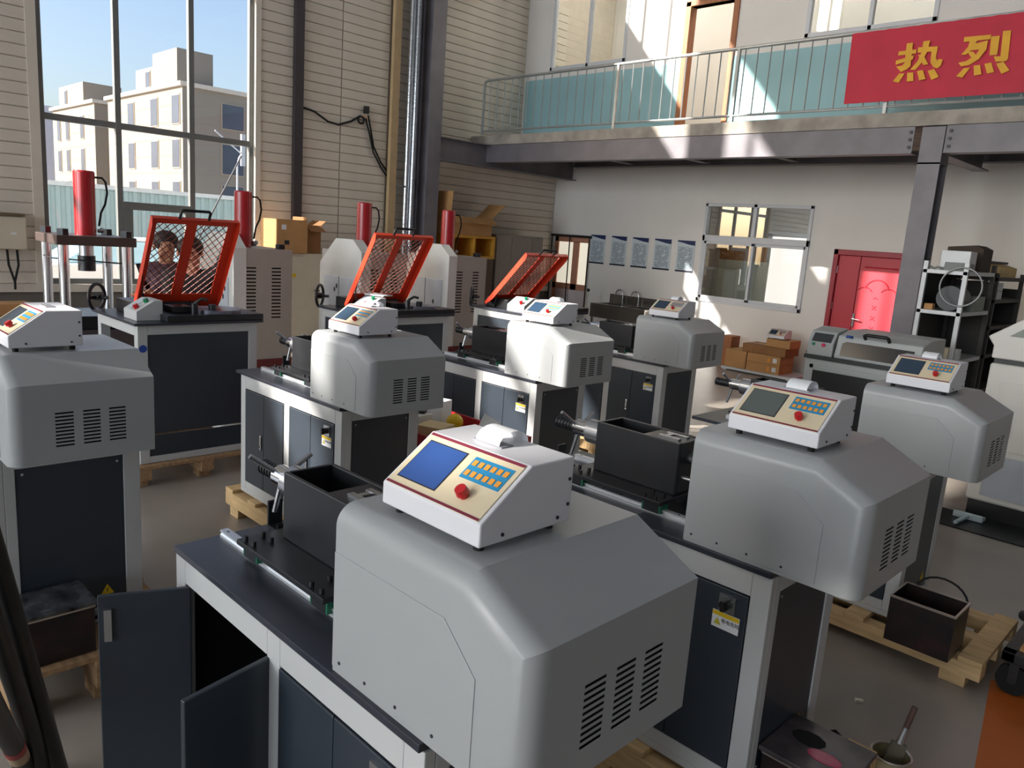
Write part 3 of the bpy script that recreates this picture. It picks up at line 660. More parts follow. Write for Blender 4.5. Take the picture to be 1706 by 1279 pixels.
def tri_sign(parent, loc):
    """yellow electric-hazard triangle facing +X"""
    s = P('tri_big', 'hazard_triangle', yellow, parent, lambda mb: mb.prism([(-.028, 0), (.028, 0), (0, .048)], 0, 0, .002), loc)
    P('tri_bolt', 'bolt_mark', ink, s, lambda mb: mb.prism([(-.004, .008), (.003, .017), (.001, .02), (.005, .034), (-.004, .022), (-.001, .018)], 0, .002, .0026))
def door_leaf(parent, w, loc, rot=0.0, handle=None, hinge_right=False, key=''):
    H = .64; x0, x1 = (-w, 0) if hinge_right else (0, w)
    d = P(('leaf', w, hinge_right), 'cabinet_door', darkpanel, parent, lambda mb: mb.box(x0, x1, -.016, 0, 0, H), loc, (0, 0, rot), bevel=.003)
    if handle:
        hx = x1 - .03 if handle == 'r' else x0 + .03
        hd = P(('hnd', w, hinge_right, handle), 'handle', chrome, d, lambda mb: mb.box(hx - .011, hx + .011, -.026, -.016, .27, .37), bevel=.006)
        P(('hndk', w, hinge_right, handle), 'lock', blackplastic, hd, lambda mb: mb.cyl((hx, -.0275, .295), (hx, -.026, .295), .006, 8))
    return d
def tester(label, loc, opened=False, cdx=0.0, tx0=-.93, tri=True):
    t = thing('torsion_tester', label, 'testing machine', loc, group='grey torsion testers')
    # cabinet frame with recessed bays
    def cab(mb):
        x0, x1, y1, zb, zt_ = -.89, .34, .55, -.84, -.022
        mb.box(x0, x1, 0, y1, zb, zb + .03)
        for a, b_ in ((x0, -.822), (-.308, -.242), (.272, x1)): mb.box(a, b_, 0, .03, zb + .03, zt_)
        mb.box(-.822, -.308, 0, .03, -.108, zt_); mb.box(-.242, .272, 0, .03, -.108, zt_); mb.box(-.822, -.308, 0, .03, zb + .03, -.755); mb.box(-.242, .272, 0, .03, zb + .03, -.755)
        mb.box(x0, x0 + .02, .03, y1, zb + .03, zt_); mb.box(x0 + .02, x1 - .02, y1 - .02, y1, zb + .03, zt_)
        mb.box(x1 - .02, x1, .03, .07, zb + .03, zt_); mb.box(x1 - .02, x1, .48, y1, zb + .03, zt_); mb.box(x1 - .02, x1, .07, .48, -.085, zt_); mb.box(x1 - .02, x1, .07, .48, zb + .03, -.775)
    P('cab', 'cabinet_frame', framegrey, t, cab, bevel=.003)
    ep = P('endp', 'end_panel', darkpanel, t, lambda mb: mb.box(.322, .335, .072, .478, -.772, -.087))
    for y, z in ((.095, -.11), (.455, -.11), (.095, -.75), (.455, -.75)): P('epb', 'screw', steel, ep, lambda mb: mb.cyl((.335, 0, 0), (.338, 0, 0), .006, 8), (0, y, z))
    if tri: tri_sign(t, (.336, .40, -.72))
    # doors
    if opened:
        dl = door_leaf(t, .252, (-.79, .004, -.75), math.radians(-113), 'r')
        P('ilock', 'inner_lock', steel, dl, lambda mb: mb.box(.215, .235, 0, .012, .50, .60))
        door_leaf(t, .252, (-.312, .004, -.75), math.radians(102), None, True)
        P('liner', 'shade_liner', ocblock, t, lambda mb: (mb.box(-.868, -.28, .522, .528, -.808, -.03), mb.box(-.868, -.862, .035, .522, -.808, -.03), mb.box(-.286, -.28, .035, .522, -.808, -.03), mb.box(-.862, -.286, .035, .522, -.808, -.80)))  # near-black sheets added to shade the inside of the open bay
    else:
        door_leaf(t, .253, (-.820, .012, -.752), 0, 'r'); door_leaf(t, .253, (-.311, .012, -.752), 0, None, True)
    door_leaf(t, .253, (-.240, .012, -.752), 0, 'r')
    dr = door_leaf(t, .253, (.269, .012, -.752), 0, None, True)
    sw = P('swp', 'switch_plate', steel, dr, lambda mb: mb.box(-.10, -.04, -.022, -.016, .56, .62))
    P('swk', 'switch_knob', blackplastic, sw, lambda mb: (mb.cyl((-.07, -.045, .59), (-.07, -.022, .59), .018, 12), mb.box(-.076, -.064, -.055, -.04, .572, .608)))
    sign_parts(dr, (-.068, -.018, .525))
    # table and bed
    P(('tab', tx0), 'table_top', tabledark, t, lambda mb: mb.box(tx0, .335, -.012, .565, -.020, 0), bevel=.002)
    for y in (.14, .43):
        r_ = P('rail', 'guide_rail', railwhite, t, lambda mb: mb.prism([(-.013, 0), (.013, 0), (.013, .008), (.008, .013), (.013, .018), (.013, .024), (-.013, .024), (-.013, .018), (-.008, .013), (-.013, .008)], 0, -.86, -.005), (0, y, 0))
        for k in range(9): P('railhole', 'rail_hole', ink, r_, lambda mb: mb.cyl((0, 0, .024), (0, 0, .0245), .0045, 8), (-.83 + .09 * k, 0, 0))
    car_ = bpy.data.objects.new('carriage', None); COL.objects.link(car_); car_.parent = t; car_.location = (cdx, 0, 0); car_.empty_display_size = .05
    P('plate', 'carriage_plate', blackoxide, car_, lambda mb: mb.box(-.68, -.20, .095, .475, .046, .062), bevel=.002)
    for x in (-.63, -.25):
        for y in (.14, .43):
            P('blk', 'bearing_block', blackoxide, car_, lambda mb: mb.box(-.035, .035, -.028, .028, .010, .046), (x, y, 0))
            for q in (-.042, .035): P('grn', 'green_seal', green, car_, lambda mb: mb.box(0, .007, -.027, .027, .010, .045), (x + q, y, 0))
    for x in (-.65, -.60, -.28, -.23):
        for y in (.11, .165, .405, .46): P('blt', 'bolt', blackplastic, car_, lambda mb: mb.cyl((0, 0, .062), (0, 0, .078), .007, 8), (x, y, 0))
    def gb(mb):
        x0, x1, y0, y1, z0, z1, w = -.615, -.215, .21, .38, .062, .268, .014
        mb.box(x0, x1, y0, y0 + w, z0, z1); mb.box(x0, x1, y1 - w, y1, z0, z1); mb.box(x0, x0 + w, y0 + w, y1 - w, z0, z1); mb.box(x1 - w, x1, y0 + w, y1 - w, z0, z1); mb.box(x0 + w, x1 - w, y0 + w, y1 - w, z0, z0 + .02)
        mb.box(-.40, x1 - w, y0 + w, y1 - w, z1 - .02, z1 - .004)
    P('gbox', 'loading_housing', blackoxide, car_, gb, bevel=.003)
    P('gslot', 'top_clamp', steel, car_, lambda mb: (mb.box(-.345, -.25, .255, .275, .264, .272), mb.box(-.345, -.25, .315, .335, .264, .272), mb.box(-.33, -.31, .275, .315, .264, .27)))
    P('chk', 'chuck', steel, car_, lambda mb: mb.cyl((-.71, .295, .195), (-.616, .295, .195), .052, 22), smooth=40)
    P('chk2', 'spindle', chrome, car_, lambda mb: mb.cyl((-.79, .295, .195), (-.71, .295, .195), .035, 18), smooth=40)
    P('chk3', 'threaded_end', blackoxide, car_, lambda mb: [mb.cyl((-.79 - .009 * k, .295, .195), (-.799 - .009 * k, .295, .195), .026 if k % 2 else .023, 14) for k in range(12)], smooth=40)
    def hb(mb):
        for a in (0.4, 2.5, 4.6): mb.cyl((-.775, .295, .195), (-.80, .295 + .125 * math.cos(a), .195 + .125 * math.sin(a)), .0085, 8)
    P('chkh', 'handle_bar', steel, car_, hb, smooth=40)
    P('shf', 'drive_shaft', steel, car_, lambda mb: (mb.cyl((-.214, .295, .20), (-.15, .295, .20), .022, 14), mb.cyl((-.19, .295, .20), (-.15, .295, .20), .034, 6), mb.cyl((-.214, .25, .13), (-.17, .25, .13), .010, 10)), smooth=40)
    P('stp', 'stop_bracket', blackoxide, t, lambda mb: (mb.box(-.855, -.785, .285, .335, .0, .008), mb.box(-.855, -.847, .285, .335, .008, .09), mb.cyl((-.81, .30, .008), (-.81, .30, .02), .007, 8), mb.cyl((-.81, .32, .008), (-.81, .32, .02), .007, 8)))
    # hood
    hd = P('hood', 'hood', [hoodgrey, ocblock], t, hood_mesh, smooth=24)
    P('hpan', 'side_panel', hoodgrey, hd, lambda mb: mb.prism([(.0, .012), (.47, .012), (.47, .205), (.375, .288), (.0, .288)], 1, -.0022, .001), bevel=.001)
    for x in (.03, .13, .24, .36): P('hscr', 'screw', ink, hd, lambda mb: mb.cyl((0, -.004, .03), (0, -.002, .03), .004, 8), (x, 0, 0))
    return t
def console(label, loc, paper_curl=True, screen='dark', rotz=0.0, group='console boxes on the testers'):
    c = thing('control_console', label, 'control console', loc, rotz, group)
    prof = [(0, 0), (0, .048), (.132, .142), (.262, .142), (.262, 0)]
    P('cbody', 'case', white, c, lambda mb: mb.prism(prof, 0, 0, .312), bevel=.004)
    ang = math.atan2(.094, .132)
    fa = P('cpan', 'front_panel', cream, c, lambda mb: mb.box(.010, .302, .004, .157, .0, .003), (0, 0, .048), (ang, 0, 0))
    P('cst1', 'maroon_stripe', maroon, fa, lambda mb: mb.box(.010, .302, .150, .157, .003, .0036)); P('cst2', 'maroon_stripe', maroon, fa, lambda mb: mb.box(.010, .302, .004, .010, .003, .0036))
    sc = {'blue': emit('screen_blue', C(40, 72, 132), .3), 'dark': mat('screen_dark', C(44, 66, 88), .15, coat=.5), 'grey': mat('screen_grey', C(92, 100, 98), .15, coat=.5)}[screen]
    P(('cscr', screen), 'screen', sc, fa, lambda mb: mb.box(.028, .148, .028, .134, .003, .0045))
    P('cscrf', 'screen_rim', ink, fa, lambda mb: mb.box(.025, .151, .025, .137, .003, .0038))
    kp = P('ckey', 'keypad', keyblue, fa, lambda mb: mb.box(.175, .290, .078, .136, .003, .0042))
    for i in range(6):
        for j in range(2): P('ckk', 'key', keyorange, kp, lambda mb: mb.box(-.006, .006, -.007, .007, .0042, .0056), (.187 + .0182 * i, .093 + .027 * j, 0))
    bt = P('cbtn', 'emergency_button', redbtn, fa, lambda mb: (mb.cyl((.228, .042, .003), (.228, .042, .012), .010, 14), mb.cyl((.228, .042, .012), (.228, .042, .026), .0145, 16, .0125)), smooth=40)
    for x, y in ((.03, .03), (.28, .03), (.03, .23), (.28, .23)): P('cft', 'foot', rubber, c, lambda mb: mb.cyl((0, 0, -.018), (0, 0, 0), .011, 10), (x, y, 0))
    for y, z in ((.06, .016), (.22, .016), (.25, .04), (.25, .095)): P('csc', 'screw', ink, c, lambda mb: mb.cyl((.312, 0, 0), (.3145, 0, 0), .004, 8), (0, y, z))
    P('cprn', 'printer_slot', mat('slot_grey', C(150, 150, 158), .5), c, lambda mb: mb.box(.10, .19, .165, .20, .142, .145))
    if paper_curl:
        def curl(mb):
            pr = [(.165 + .045 * (1 - math.cos(a)), .143 + .030 * math.sin(a)) for a in [i * PI / 10 for i in range(11)]]
            pr2 = [(.167 + .043 * (1 - math.cos(a)), .143 + .0285 * math.sin(a)) for a in [i * PI / 10 for i in range(10, -1, -1)]]
            pts = pr + pr2; n = len(pr)
            for i in range(n - 1):
                a, b_ = pr[i], pr[i + 1]; mb.add([(.108, a[0], a[1]), (.182, a[0], a[1]), (.182, b_[0], b_[1]), (.108, b_[0], b_[1])], [(0, 1, 2, 3)])
        P('ccurl', 'paper_strip', paper, c, curl, smooth=60)
    return c
TEST = [
 ('M1', (-1.38, .89, 1.05), 'torsion tester whose two cabinet doors stand open, under the lit blue screen', True, 0.0, 'white control console with blue lit screen and curled paper slip', 'blue'),
 ('M2', (-1.33, 2.27, 1.05), 'torsion tester with black housing, paint-stained tray and brush pot at its end', False, .03, 'white control console with grey screen and orange keys', 'grey'),
 ('M3', (-1.51, 4.26, 1.00), 'torsion tester on a pallet with an open blackened steel box at its end', False, -.15, 'white control console in front of the grey lidded grinder', 'dark'),
 ('M4', (-3.96, 2.35, 1.03), 'torsion tester half in sun on a pallet beside the red parts trolley', False, .02, 'white control console with papers behind it, on the half sunlit tester', 'dark'),
 ('M5', (-4.03, 4.03, 1.03), 'torsion tester with its hood front in full sun, behind the red parts trolley', False, 0.0, 'brightly sunlit white control console', 'dark'),
 ('M6', (-4.09, 5.73, 1.02), 'torsion tester farthest along the row, before the sink and notices', False, .03, 'white control console on the shaded tester before the sink', 'dark'),
 ('M0', (-3.80, .655, 1.075), 'torsion tester with a silver-lidded black box on the pallet at its end', False, 0.0, 'white control console beside the orange guard machine with handwheel', 'dark'),
]
PAL = {}
def pallet(label, loc, lx, ly, h=.18, m=wood, slot=True):
    p = thing('wooden_pallet', label, 'pallet', loc, group='wooden pallets')
    bh = h * .36
    for y in (0, ly / 2 - .05, ly - .10):
        B(MB().box(0, lx, y, y + .10, bh, h - .025), 'bearer', m, p, bevel=.004)
        for x in (.06, lx / 2 - .06, lx - .18): B(MB().box(x, x + .12, y + .005, y + .095, 0, bh), 'block', m, p, bevel=.004)
    nb = max(5, int(lx / .24))
    for i in range(nb):
        x = (lx - .11) * i / (nb - 1); B(MB().box(x, x + .11, 0, ly, h - .025, h), 'deck_board', m, p, bevel=.003)
    return p
for n_, loc, lab, op, cdx, clab, sc in TEST:
    tester('grey ' + lab, loc, op, cdx, {'M1': -.875, 'M3': -1.02}.get(n_, -.94))
    console(clab, (loc[0] + .082, loc[1] + .06, loc[2] + HZH + .018), n_ != 'M0', sc)
    ends = {'M1': ('under the tester with open doors', .55), 'M2': ('under the tester with the paint-stained tray', .55), 'M3': ('long pale pallet under the tester with the open steel box', .80), 'M4': ('under the half sunlit tester', .40), 'M5': ('under the fully sunlit tester', .38), 'M6': ('under the tester before the sink', .38), 'M0': ('under the tester with the silver-lidded box', .62)}[n_]
    pl = {'M3': 'pale timber pallet carrying a tester and an open black box'}.get(n_, 'timber pallet ' + ends[0])
    pallet(pl, (loc[0] - 1.02, loc[1] - (.12 if n_ == 'M3' else .05), 0), 1.02 + ends[1], .72, loc[2] - .842, wood2 if n_ == 'M0' else wood)

# ================================================================== HYDRAULIC PRESSES
def red_cylinder(parent, x, y, z0, z1):
    c = P('cylr', 'hydraulic_cylinder', cyl_red, parent, lambda mb: (mb.cyl((0, 0, 0), (0, 0, .645), .102, 28), mb.cyl((0, 0, .645), (0, 0, .66), .102, 28, .094)), (x, y, z0), smooth=35)
    P('cylh', 'hose', rubber, c, lambda mb: mb.tube([(.04, .09, .60), (.05, .16, .60), (.06, .19, .56), (.07, .20, .45), (.06, .18, .33), (.05, .14, .24), (.04, .12, .10)], .011, 6), smooth=60)
    P('cylf', 'fitting', steel, c, lambda mb: (mb.cyl((.06, .10, .05), (.06, .15, .05), .02, 8), mb.ball((.06, .14, .06), .026, nu=8, nv=6)))
    return c
def press(label, loc, film):
    p = thing('hydraulic_press', label, 'press', loc, group='red cylinder presses')
    def body(mb):
        x0, x1, y0, y1, h = -1.0, 0, 0, .72, 1.68
        rows = [(.86 + .042 * k, .877 + .042 * k) for k in range(15)]; cols = [(.13, .25), (.45, .57)]
        mb.add([(x0, y0, 0), (x1, y0, 0), (x1, y0, h), (x0, y0, h)], [(0, 1, 2, 3)]); mb.add([(x0, y1, 0), (x1, y1, 0), (x1, y1, h), (x0, y1, h)], [(0, 1, 2, 3)])
        mb.add([(x0, y0, 0), (x0, y1, 0), (x0, y1, h), (x0, y0, h)], [(0, 1, 2, 3)]); mb.add([(x0, y0, h), (x1, y0, h), (x1, y1, h), (x0, y1, h)], [(0, 1, 2, 3)])
        slotted(mb, y0, y1, 0, h, cols, rows, x1)
    P('pbody', 'cabinet', [bodygrey, ocblock], p, body)
    P('pfront', 'front_shroud', bodywhite, p, lambda mb: mb.prism([(-1.005, 0), (.004, 0), (.004, 1.685), (-.20, 1.84), (-.62, 1.84), (-1.005, 1.5)], 1, -.03, .13), bevel=.006)
    for a in (-.88, -.49):
        d = P('pdoor', 'film_door', mat('film_white', C(212, 218, 226), .25, 0, .05, 7, .15, 14), p, lambda mb: mb.box(0, .37, -.042, -.031, .25, 1.33), (a, 0, 0), bevel=.004)
    for x, z in film: P('scuff', 'scuff_mark', mat('scuff', C(60, 60, 66), .7), p, lambda mb: mb.ball((0, -.0425, 0), .022, .0012, .034, 8, 6), (x, 0, z))
    red_cylinder(p, -.46, .31, 1.68, 2.34)
    for x, y in ((-.12, .62), (-.85, .62)): P('pknob', 'cap', blackplastic, p, lambda mb: mb.box(-.05, .05, -.04, .04, 1.68, 1.74), (x, y, 0), bevel=.01)
    P('pplint', 'plinth', mat('maroon_base', C(110, 40, 40), .5), p, lambda mb: mb.box(-1.0, .012, .02, .72, .0, .36))
    return p
press('grey cabinet press with red cylinder, beside the tall window jamb', (-8.6, 4.10, 0), ((-.2, 1.2), (-.3, .95), (-.1, .8), (-.24, 1.1)))
press('grey cabinet press with red cylinder, in front of the leaning carton', (-8.6, 5.84, 0), ((-.55, 1.2), (-.6, 1.15), (-.7, .9)))
press('grey cabinet press with red cylinder, by the open carton and yellow crate', (-8.6, 7.34, 0), ((-.6, .9), (-.3, 1.0), (-.35, .85)))
# the open frame press
p = thing('column_press', 'open four-column press with chrome rods and red cylinder before the window', 'press', (-9.05, 2.66, 0))
B(MB().box(-.42, .42, -.38, .38, 0, .78), 'base', mat('press_base', C(70, 62, 66), .5), p, bevel=.01); B(MB().box(-.38, .38, -.34, .36, .78, .92), 'lower_crosshead', blackoxide, p, bevel=.008)
for x in (-.3, .3):
    for y in (-.3, .3):
        B(MB().cyl((x, y, .9), (x, y, 1.66), .05, 18), 'rod', chrome, p, smooth=40); B(MB().cyl((x, y, 1.735), (x, y, 1.80), .058, 6), 'nut', blackoxide, p)
B(MB().box(-.38, .38, -.38, .38, 1.64, 1.735), 'upper_crosshead', mat('press_plate', C(88, 74, 70), .45, .2), p, bevel=.008)
red_cylinder(p, 0, 0, 1.735, 2.4); B(MB().cyl((0, 0, 1.52), (0, 0, 1.64), .07, 18), 'ram', steel, p, smooth=40); B(MB().cyl((0, 0, 1.36), (0, 0, 1.52), .085, 18), 'upper_platen', blackoxide, p, smooth=40)
B(MB().tube([(-.3, -.34, 1.5), (-.1, -.3, 1.48), (.3, .3, 1.46)], .008, 6), 'sensor_cable', rubber, p)

# ================================================================== BEND TESTERS WITH ORANGE GUARDS
def guard(parent, x, y, z, lean, tag_=''):
    """mesh guard leaf hinged at its foot, leaning toward +X by the given angle"""
    g = bpy.data.objects.new('mesh_guard', None); COL.objects.link(g); g.parent = parent; g.location = (x, y, z); g.rotation_euler = (0, lean, 0); g.empty_display_size = .05
    W_, H_ = .66, .83
    def pan(mb):
        for a, b_, c, d in ((0, W_, 0, .13), (0, W_, H_ - .06, H_), (0, .05, .13, H_ - .06), (W_ - .07, W_, .13, H_ - .06), (.27, .35, .13, H_ - .06)): mb.box(-.0015, .0015, a, b_, c, d)
    P('gpan', 'guard_sheet', guard_red, g, pan)
    def fl_(mb):
        mb.prism([(0, 0), (.03, .0), (.055, .12), (.055, H_ - .05), (.035, H_), (0, H_)], 1, -.0025, 0)
    P('gfl', 'side_flange', guard_red, g, fl_); P('gfl', 'side_flange', guard_red, g, fl_, (0, W_ + .0025, 0))
    P('gtop', 'top_flange', guard_red, g, lambda mb: mb.box(0, .035, 0, W_, H_ - .002, H_))
    def mesh_(mb):
        for y0, y1 in ((.05, .27), (.35, W_ - .07)):
            z0, z1, st = .13, H_ - .06, .066
            for sg in (1, -1):
                c = -1.0
                while c < 1.2:
                    # line zz = z0 + sg*(yy-y0)*1.1 + c
                    pts = []
                    for k in range(2):
                        pass
                    ya, yb = y0, y1; za = z0 + c + (0 if sg > 0 else (y1 - y0) * 1.15); zb = za + sg * (y1 - y0) * 1.15
                    t0, t1 = 0.0, 1.0; dz = zb - za
                    lo, hi = (z0 - za) / dz, (z1 - za) / dz
                    if lo > hi: lo, hi = hi, lo
                    t0, t1 = max(t0, lo), min(t1, hi)
                    if t1 - t0 > .02: mb.cyl((-.004 * sg * .4, ya + (yb - ya) * t0, za + dz * t0), (-.004 * sg * .4, ya + (yb - ya) * t1, za + dz * t1), .0036, 4, cap=False)
                    c += st
    me_ = P('gmesh', 'wire_mesh', mat('mesh_wire_backlit', C(112, 52, 36), .5, .2), g, mesh_)  # backlit shade put into the wire colour, darker than the guard sheet
    me_['kind'] = 'stuff'
    P('ghan', 'handle', blackplastic, g, lambda mb: mb.tube([(.02, .20, H_), (.02, .20, H_ + .06), (.02, .21, H_ + .07), (.02, .41, H_ + .07), (.02, .42, H_ + .06), (.02, .42, H_)], .011, 8), smooth=50)
    P('gstr', 'gas_strut', blackplastic, g, lambda mb: (mb.cyl((.10, .09, .0), (.05, .03, .17), .009, 8), mb.cyl((.05, .03, .17), (.01, .02, .32), .004, 8)))
    return g
def bend_tester(label, loc, lean, opened=False, gx=-.52, gy=.15):
    """origin: near corner (its +X, -Y corner at the floor)"""
    t = thing('bend_tester', label, 'bending machine', loc, group='orange guard bend testers')
    zb, zt_ = .175, 1.24
    def fr(mb):
        x0, x1, y0, y1 = -.86, 0, 0, .92
        for a, b_ in ((x0, x0 + .07), (x1 - .07, x1)):
            for c, d in ((y0, y0 + .07), (y1 - .07, y1)): mb.box(a, b_, c, d, zb, zt_ - .02)
        for y in (y0, y1 - .03): mb.box(x0 + .07, x1 - .07, y, y + .03, zt_ - .10, zt_ - .02); mb.box(x0 + .07, x1 - .07, y, y + .03, zb, zb + .05)
        for x in (x0, x1 - .03): mb.box(x, x + .03, y0 + .07, y1 - .07, zt_ - .09, zt_ - .02); mb.box(x, x + .03, y0 + .07, y1 - .07, zb, zb + .05)
    P('bfr', 'frame', framegrey, t, fr, bevel=.003)
    P('bep', 'end_panel', darkpanel, t, lambda mb: (mb.box(-.022, -.008, .072, .848, .40, zt_ - .092), mb.box(-.022, -.008, .072, .848, zb + .052, .385)))
    lg = P('blogo', 'round_badge', mat('badge_blue', C(30, 70, 160), .4), t, lambda mb: mb.cyl((0, .035, 1.05), (.003, .035, 1.05), .028, 16)); lg['label'] = 'round blue badge'
    if opened: P('bdo', 'side_door', darkpanel, t, lambda mb: mb.box(-.40, 0, -.016, 0, 0, .82), (-.40, -.002, .24), (0, 0, math.radians(100)), bevel=.003); 
    else: P('bdp', 'side_panel', darkpanel, t, lambda mb: mb.box(-.788, -.072, .010, .024, zb + .052, zt_ - .102))
    P('btop', 'table_top', tabledark, t, lambda mb: mb.box(-.90, .03, -.03, .96, zt_ - .02, zt_), bevel=.003)
    P('bbed', 'bed_block', blackoxide, t, lambda mb: (mb.box(-.42, .03, .20, .96, zt_, zt_ + .05), mb.box(-.80, -.45, .12, .62, zt_, zt_ + .10), mb.box(-.30, -.12, .30, .46, zt_ + .05, zt_ + .10)), bevel=.006)
    P('bdisc', 'turntable_disc', mat('disc', C(120, 120, 134), .3, .5), t, lambda mb: mb.cyl((-.18, .66, zt_ + .05), (-.18, .66, zt_ + .075), .19, 28), smooth=40)
    P('bpin', 'bending_pin', blackoxide, t, lambda mb: (mb.cyl((-.06, .44, zt_ + .05), (-.06, .44, zt_ + .13), .025, 12), mb.tube([(-.06, .44, zt_ + .13), (-.02, .48, zt_ + .17), (.0, .52, zt_ + .16)], .012, 6), mb.cyl((-.06, .58, zt_ + .05), (-.06, .58, zt_ + .12), .03, 12)), smooth=40)
    hw = P('bhw', 'handwheel', blackoxide, t, lambda mb: (mb.tube([(0, .105 * math.cos(a * PI / 12), .105 * math.sin(a * PI / 12)) for a in range(24)], .014, 8, closed=True), mb.cyl((-.02, 0, 0), (.03, 0, 0), .03, 12), mb.box(-.006, .006, -.1, .1, -.012, .012), mb.cyl((.03, 0, 0), (.09, 0, 0), .014, 10)), (-.93, .02, zt_ + .09), (0, 0, math.radians(40)), smooth=50)
    ct = bpy.data.objects.new('control_box', None); COL.objects.link(ct); ct.parent = t; ct.location = (-.36, .03, zt_); ct.empty_display_size = .05
    P('bcb', 'case', framegrey, ct, lambda mb: mb.prism([(0, 0), (0, .07), (.13, .15), (.19, .15), (.19, 0)], 0, 0, .26), bevel=.004)
    P('bcs', 'label_sheet', mat('pale_sheet', C(190, 205, 214), .4), ct, lambda mb: mb.box(.03, .13, .01, .14, .0, .002), (0, 0, .072), (math.atan2(.08, .13), 0, 0))
    P('bcr', 'red_button', redbtn, ct, lambda mb: mb.cyl((.19, .03, .088), (.19, .015, .115), .02, 12), smooth=40); P('bcg', 'green_button', mat('green_button', C(20, 130, 90), .4), ct, lambda mb: mb.cyl((.19, .10, .132), (.19, .088, .155), .018, 12), smooth=40)
    guard(t, gx, gy, zt_ + .05, lean)
    return t
bend_tester('bend tester with upright orange guard, blue badge and open side door', (-5.79, 2.02, 0), math.radians(30), True)
bend_tester('bend tester with orange guard half leaned, papers on its control box', (-5.79, 4.05, 0), math.radians(33), False, -.52, .04)
bend_tester('bend tester with orange guard leaned far over before the corner door', (-5.60, 5.90, 0), math.radians(45), False, -.72, .03)
pallet('brown timber pallet under the bend tester with the open side door', (-6.75, 1.98, 0), 1.02, 1.05, .172, wood2)
pallet('timber pallet under the bend tester with papers', (-6.75, 4.0, 0), 1.02, 1.05, .172, wood2); pallet('timber pallet under the bend tester before the corner door', (-6.56, 5.86, 0), 1.02, 1.05, .172, wood2)
tag(B(MB().box(0, .22, 0, .15, 0, .012), 'paper_stack', paper, loc=(-6.13, 4.19, 1.40), rot=(.0, 0, .3)), 'white papers lying on a bend tester control box', 'papers')

# ================================================================== CABINETS AND CARTONS BY THE LEFT WALL
cc = thing('steel_cabinet', 'cream steel cabinet with yellow sticker carrying cartons', 'cabinet', (-11.55, 5.86, 0))
B(MB().box(0, .55, 0, .86, 0, 1.53), 'body', creamsteel, cc, bevel=.008); dr_ = B(MB().box(.55, .565, .02, .84, .08, 1.48), 'door', creamsteel, cc, bevel=.004)
B(MB().box(.566, .568, .28, .36, 1.16, 1.22), 'yellow_sticker', yellow, dr_); B(MB().tube([(.566, .70, .95), (.60, .70, .95), (.60, .80, .95)], .012, 6), 'handle', blackplastic, dr_); B(MB().box(.566, .568, .2, .3, .45, .5), 'label', paper, dr_)
def open_carton(name, label, loc, sx, sy, sz, rotz=0, m=carton, flaps=True, tape=False, tilt=0):
    t = thing(name, label, 'box', loc, rotz); t.rotation_euler = (tilt, 0, rotz)
    k = MB(); w_ = .008
    k.box(0, sx, 0, w_, 0, sz); k.box(0, sx, sy - w_, sy, 0, sz); k.box(0, w_, w_, sy - w_, 0, sz); k.box(sx - w_, sx, w_, sy - w_, 0, sz); k.box(w_, sx - w_, w_, sy - w_, 0, w_)
    B(k, 'carton_body', m, t)
    if flaps:
        B(MB().box(0, sx, -.006, 0, 0, sy * .42), 'flap', m, t, (0, 0, sz), (math.radians(-4), 0, 0)); B(MB().box(0, .006, 0, sy, 0, sx * .42), 'flap', m, t, (sx, 0, sz), (0, math.radians(125), 0)); B(MB().box(0, sx, 0, .006, 0, sy * .42), 'flap', m, t, (0, sy, sz), (math.radians(-50), 0, 0))
    else: B(MB().box(0, sx, 0, sy, sz - .002, sz + .004), 'lid', m, t)
    if tape: B(MB().box(sx, sx + .001, sy * .15, sy * .3, sz * .7, sz * .85), 'sticker', paper, t); B(MB().box(sx, sx + .001, sy * .25, sy * .4, sz * .25, sz * .38), 'print', ink, t)
    return t
open_carton('carton', 'large brown carton with a white sticker on the cream cabinet', (-11.45, 5.87, 1.535), .50, .52, .50, 0, carton, False, True)
open_carton('carton', 'open brown carton leaning beside the large carton on the cream cabinet', (-11.5, 6.44, 1.535), .38, .28, .44, 0.06, carton2, True)
sg = thing('side_bench', 'bench with red box behind the second press', 'bench', (-11.7, 6.95, 0))
B(MB().box(0, .6, 0, 1.3, 1.50, 1.56), 'bench_top', whiteframe, sg)
for y in (.02, 1.22):
    for x in (.02, .52): B(MB().box(x, x + .05, y, y + .05, 0, 1.50), 'leg', steelgrey, sg)
B(MB().box(.02, .58, .02, 1.28, 1.0, 1.03), 'shelf', steelgrey, sg)
tag(B(MB().box(0, .3, 0, .75, 0, .3), 'red_tool_box', mat('tool_red', C(170, 40, 50), .5), loc=(-11.55, 7.15, 1.031), bevel=.01), 'red metal tool box on the bench shelf', 'tool box')
yc = thing('yellow_crate', 'yellow framed wooden crate open at the front, beneath the open carton', 'crate', (-11.6, 9.5, 0))
yw = mat('yellow_wood', C(216, 158, 52), .6, 0, .1, 4)
for q in ((0, .5, 0, 1.1, 1.55, 1.6), (0, .5, 0, 1.1, 1.93, 1.98), (0, .5, 0, .05, 1.6, 1.93), (0, .5, 1.05, 1.1, 1.6, 1.93), (0, .5, .54, .58, 1.6, 1.93), (0, .03, 0, 1.1, 1.6, 1.93)): B(MB().box(*q), 'board', yw, yc)
B(MB().box(.02, .5, .02, 1.08, 0, 1.55), 'stand', mat('stand_brown', C(96, 78, 66), .7), yc)
open_carton('carton', 'open brown carton with raised flaps on the yellow crate', (-11.6, 9.45, 1.982), .48, 1.05, .34, 0, carton, True)
gc = thing('two_door_cabinet', 'grey steel cabinet with tall doors in the wall corner', 'cabinet', (-11.70, 10.72, 0))
B(MB().box(0, .5, 0, 1.35, 0, 2.04), 'body', cabgrey, gc, bevel=.006)
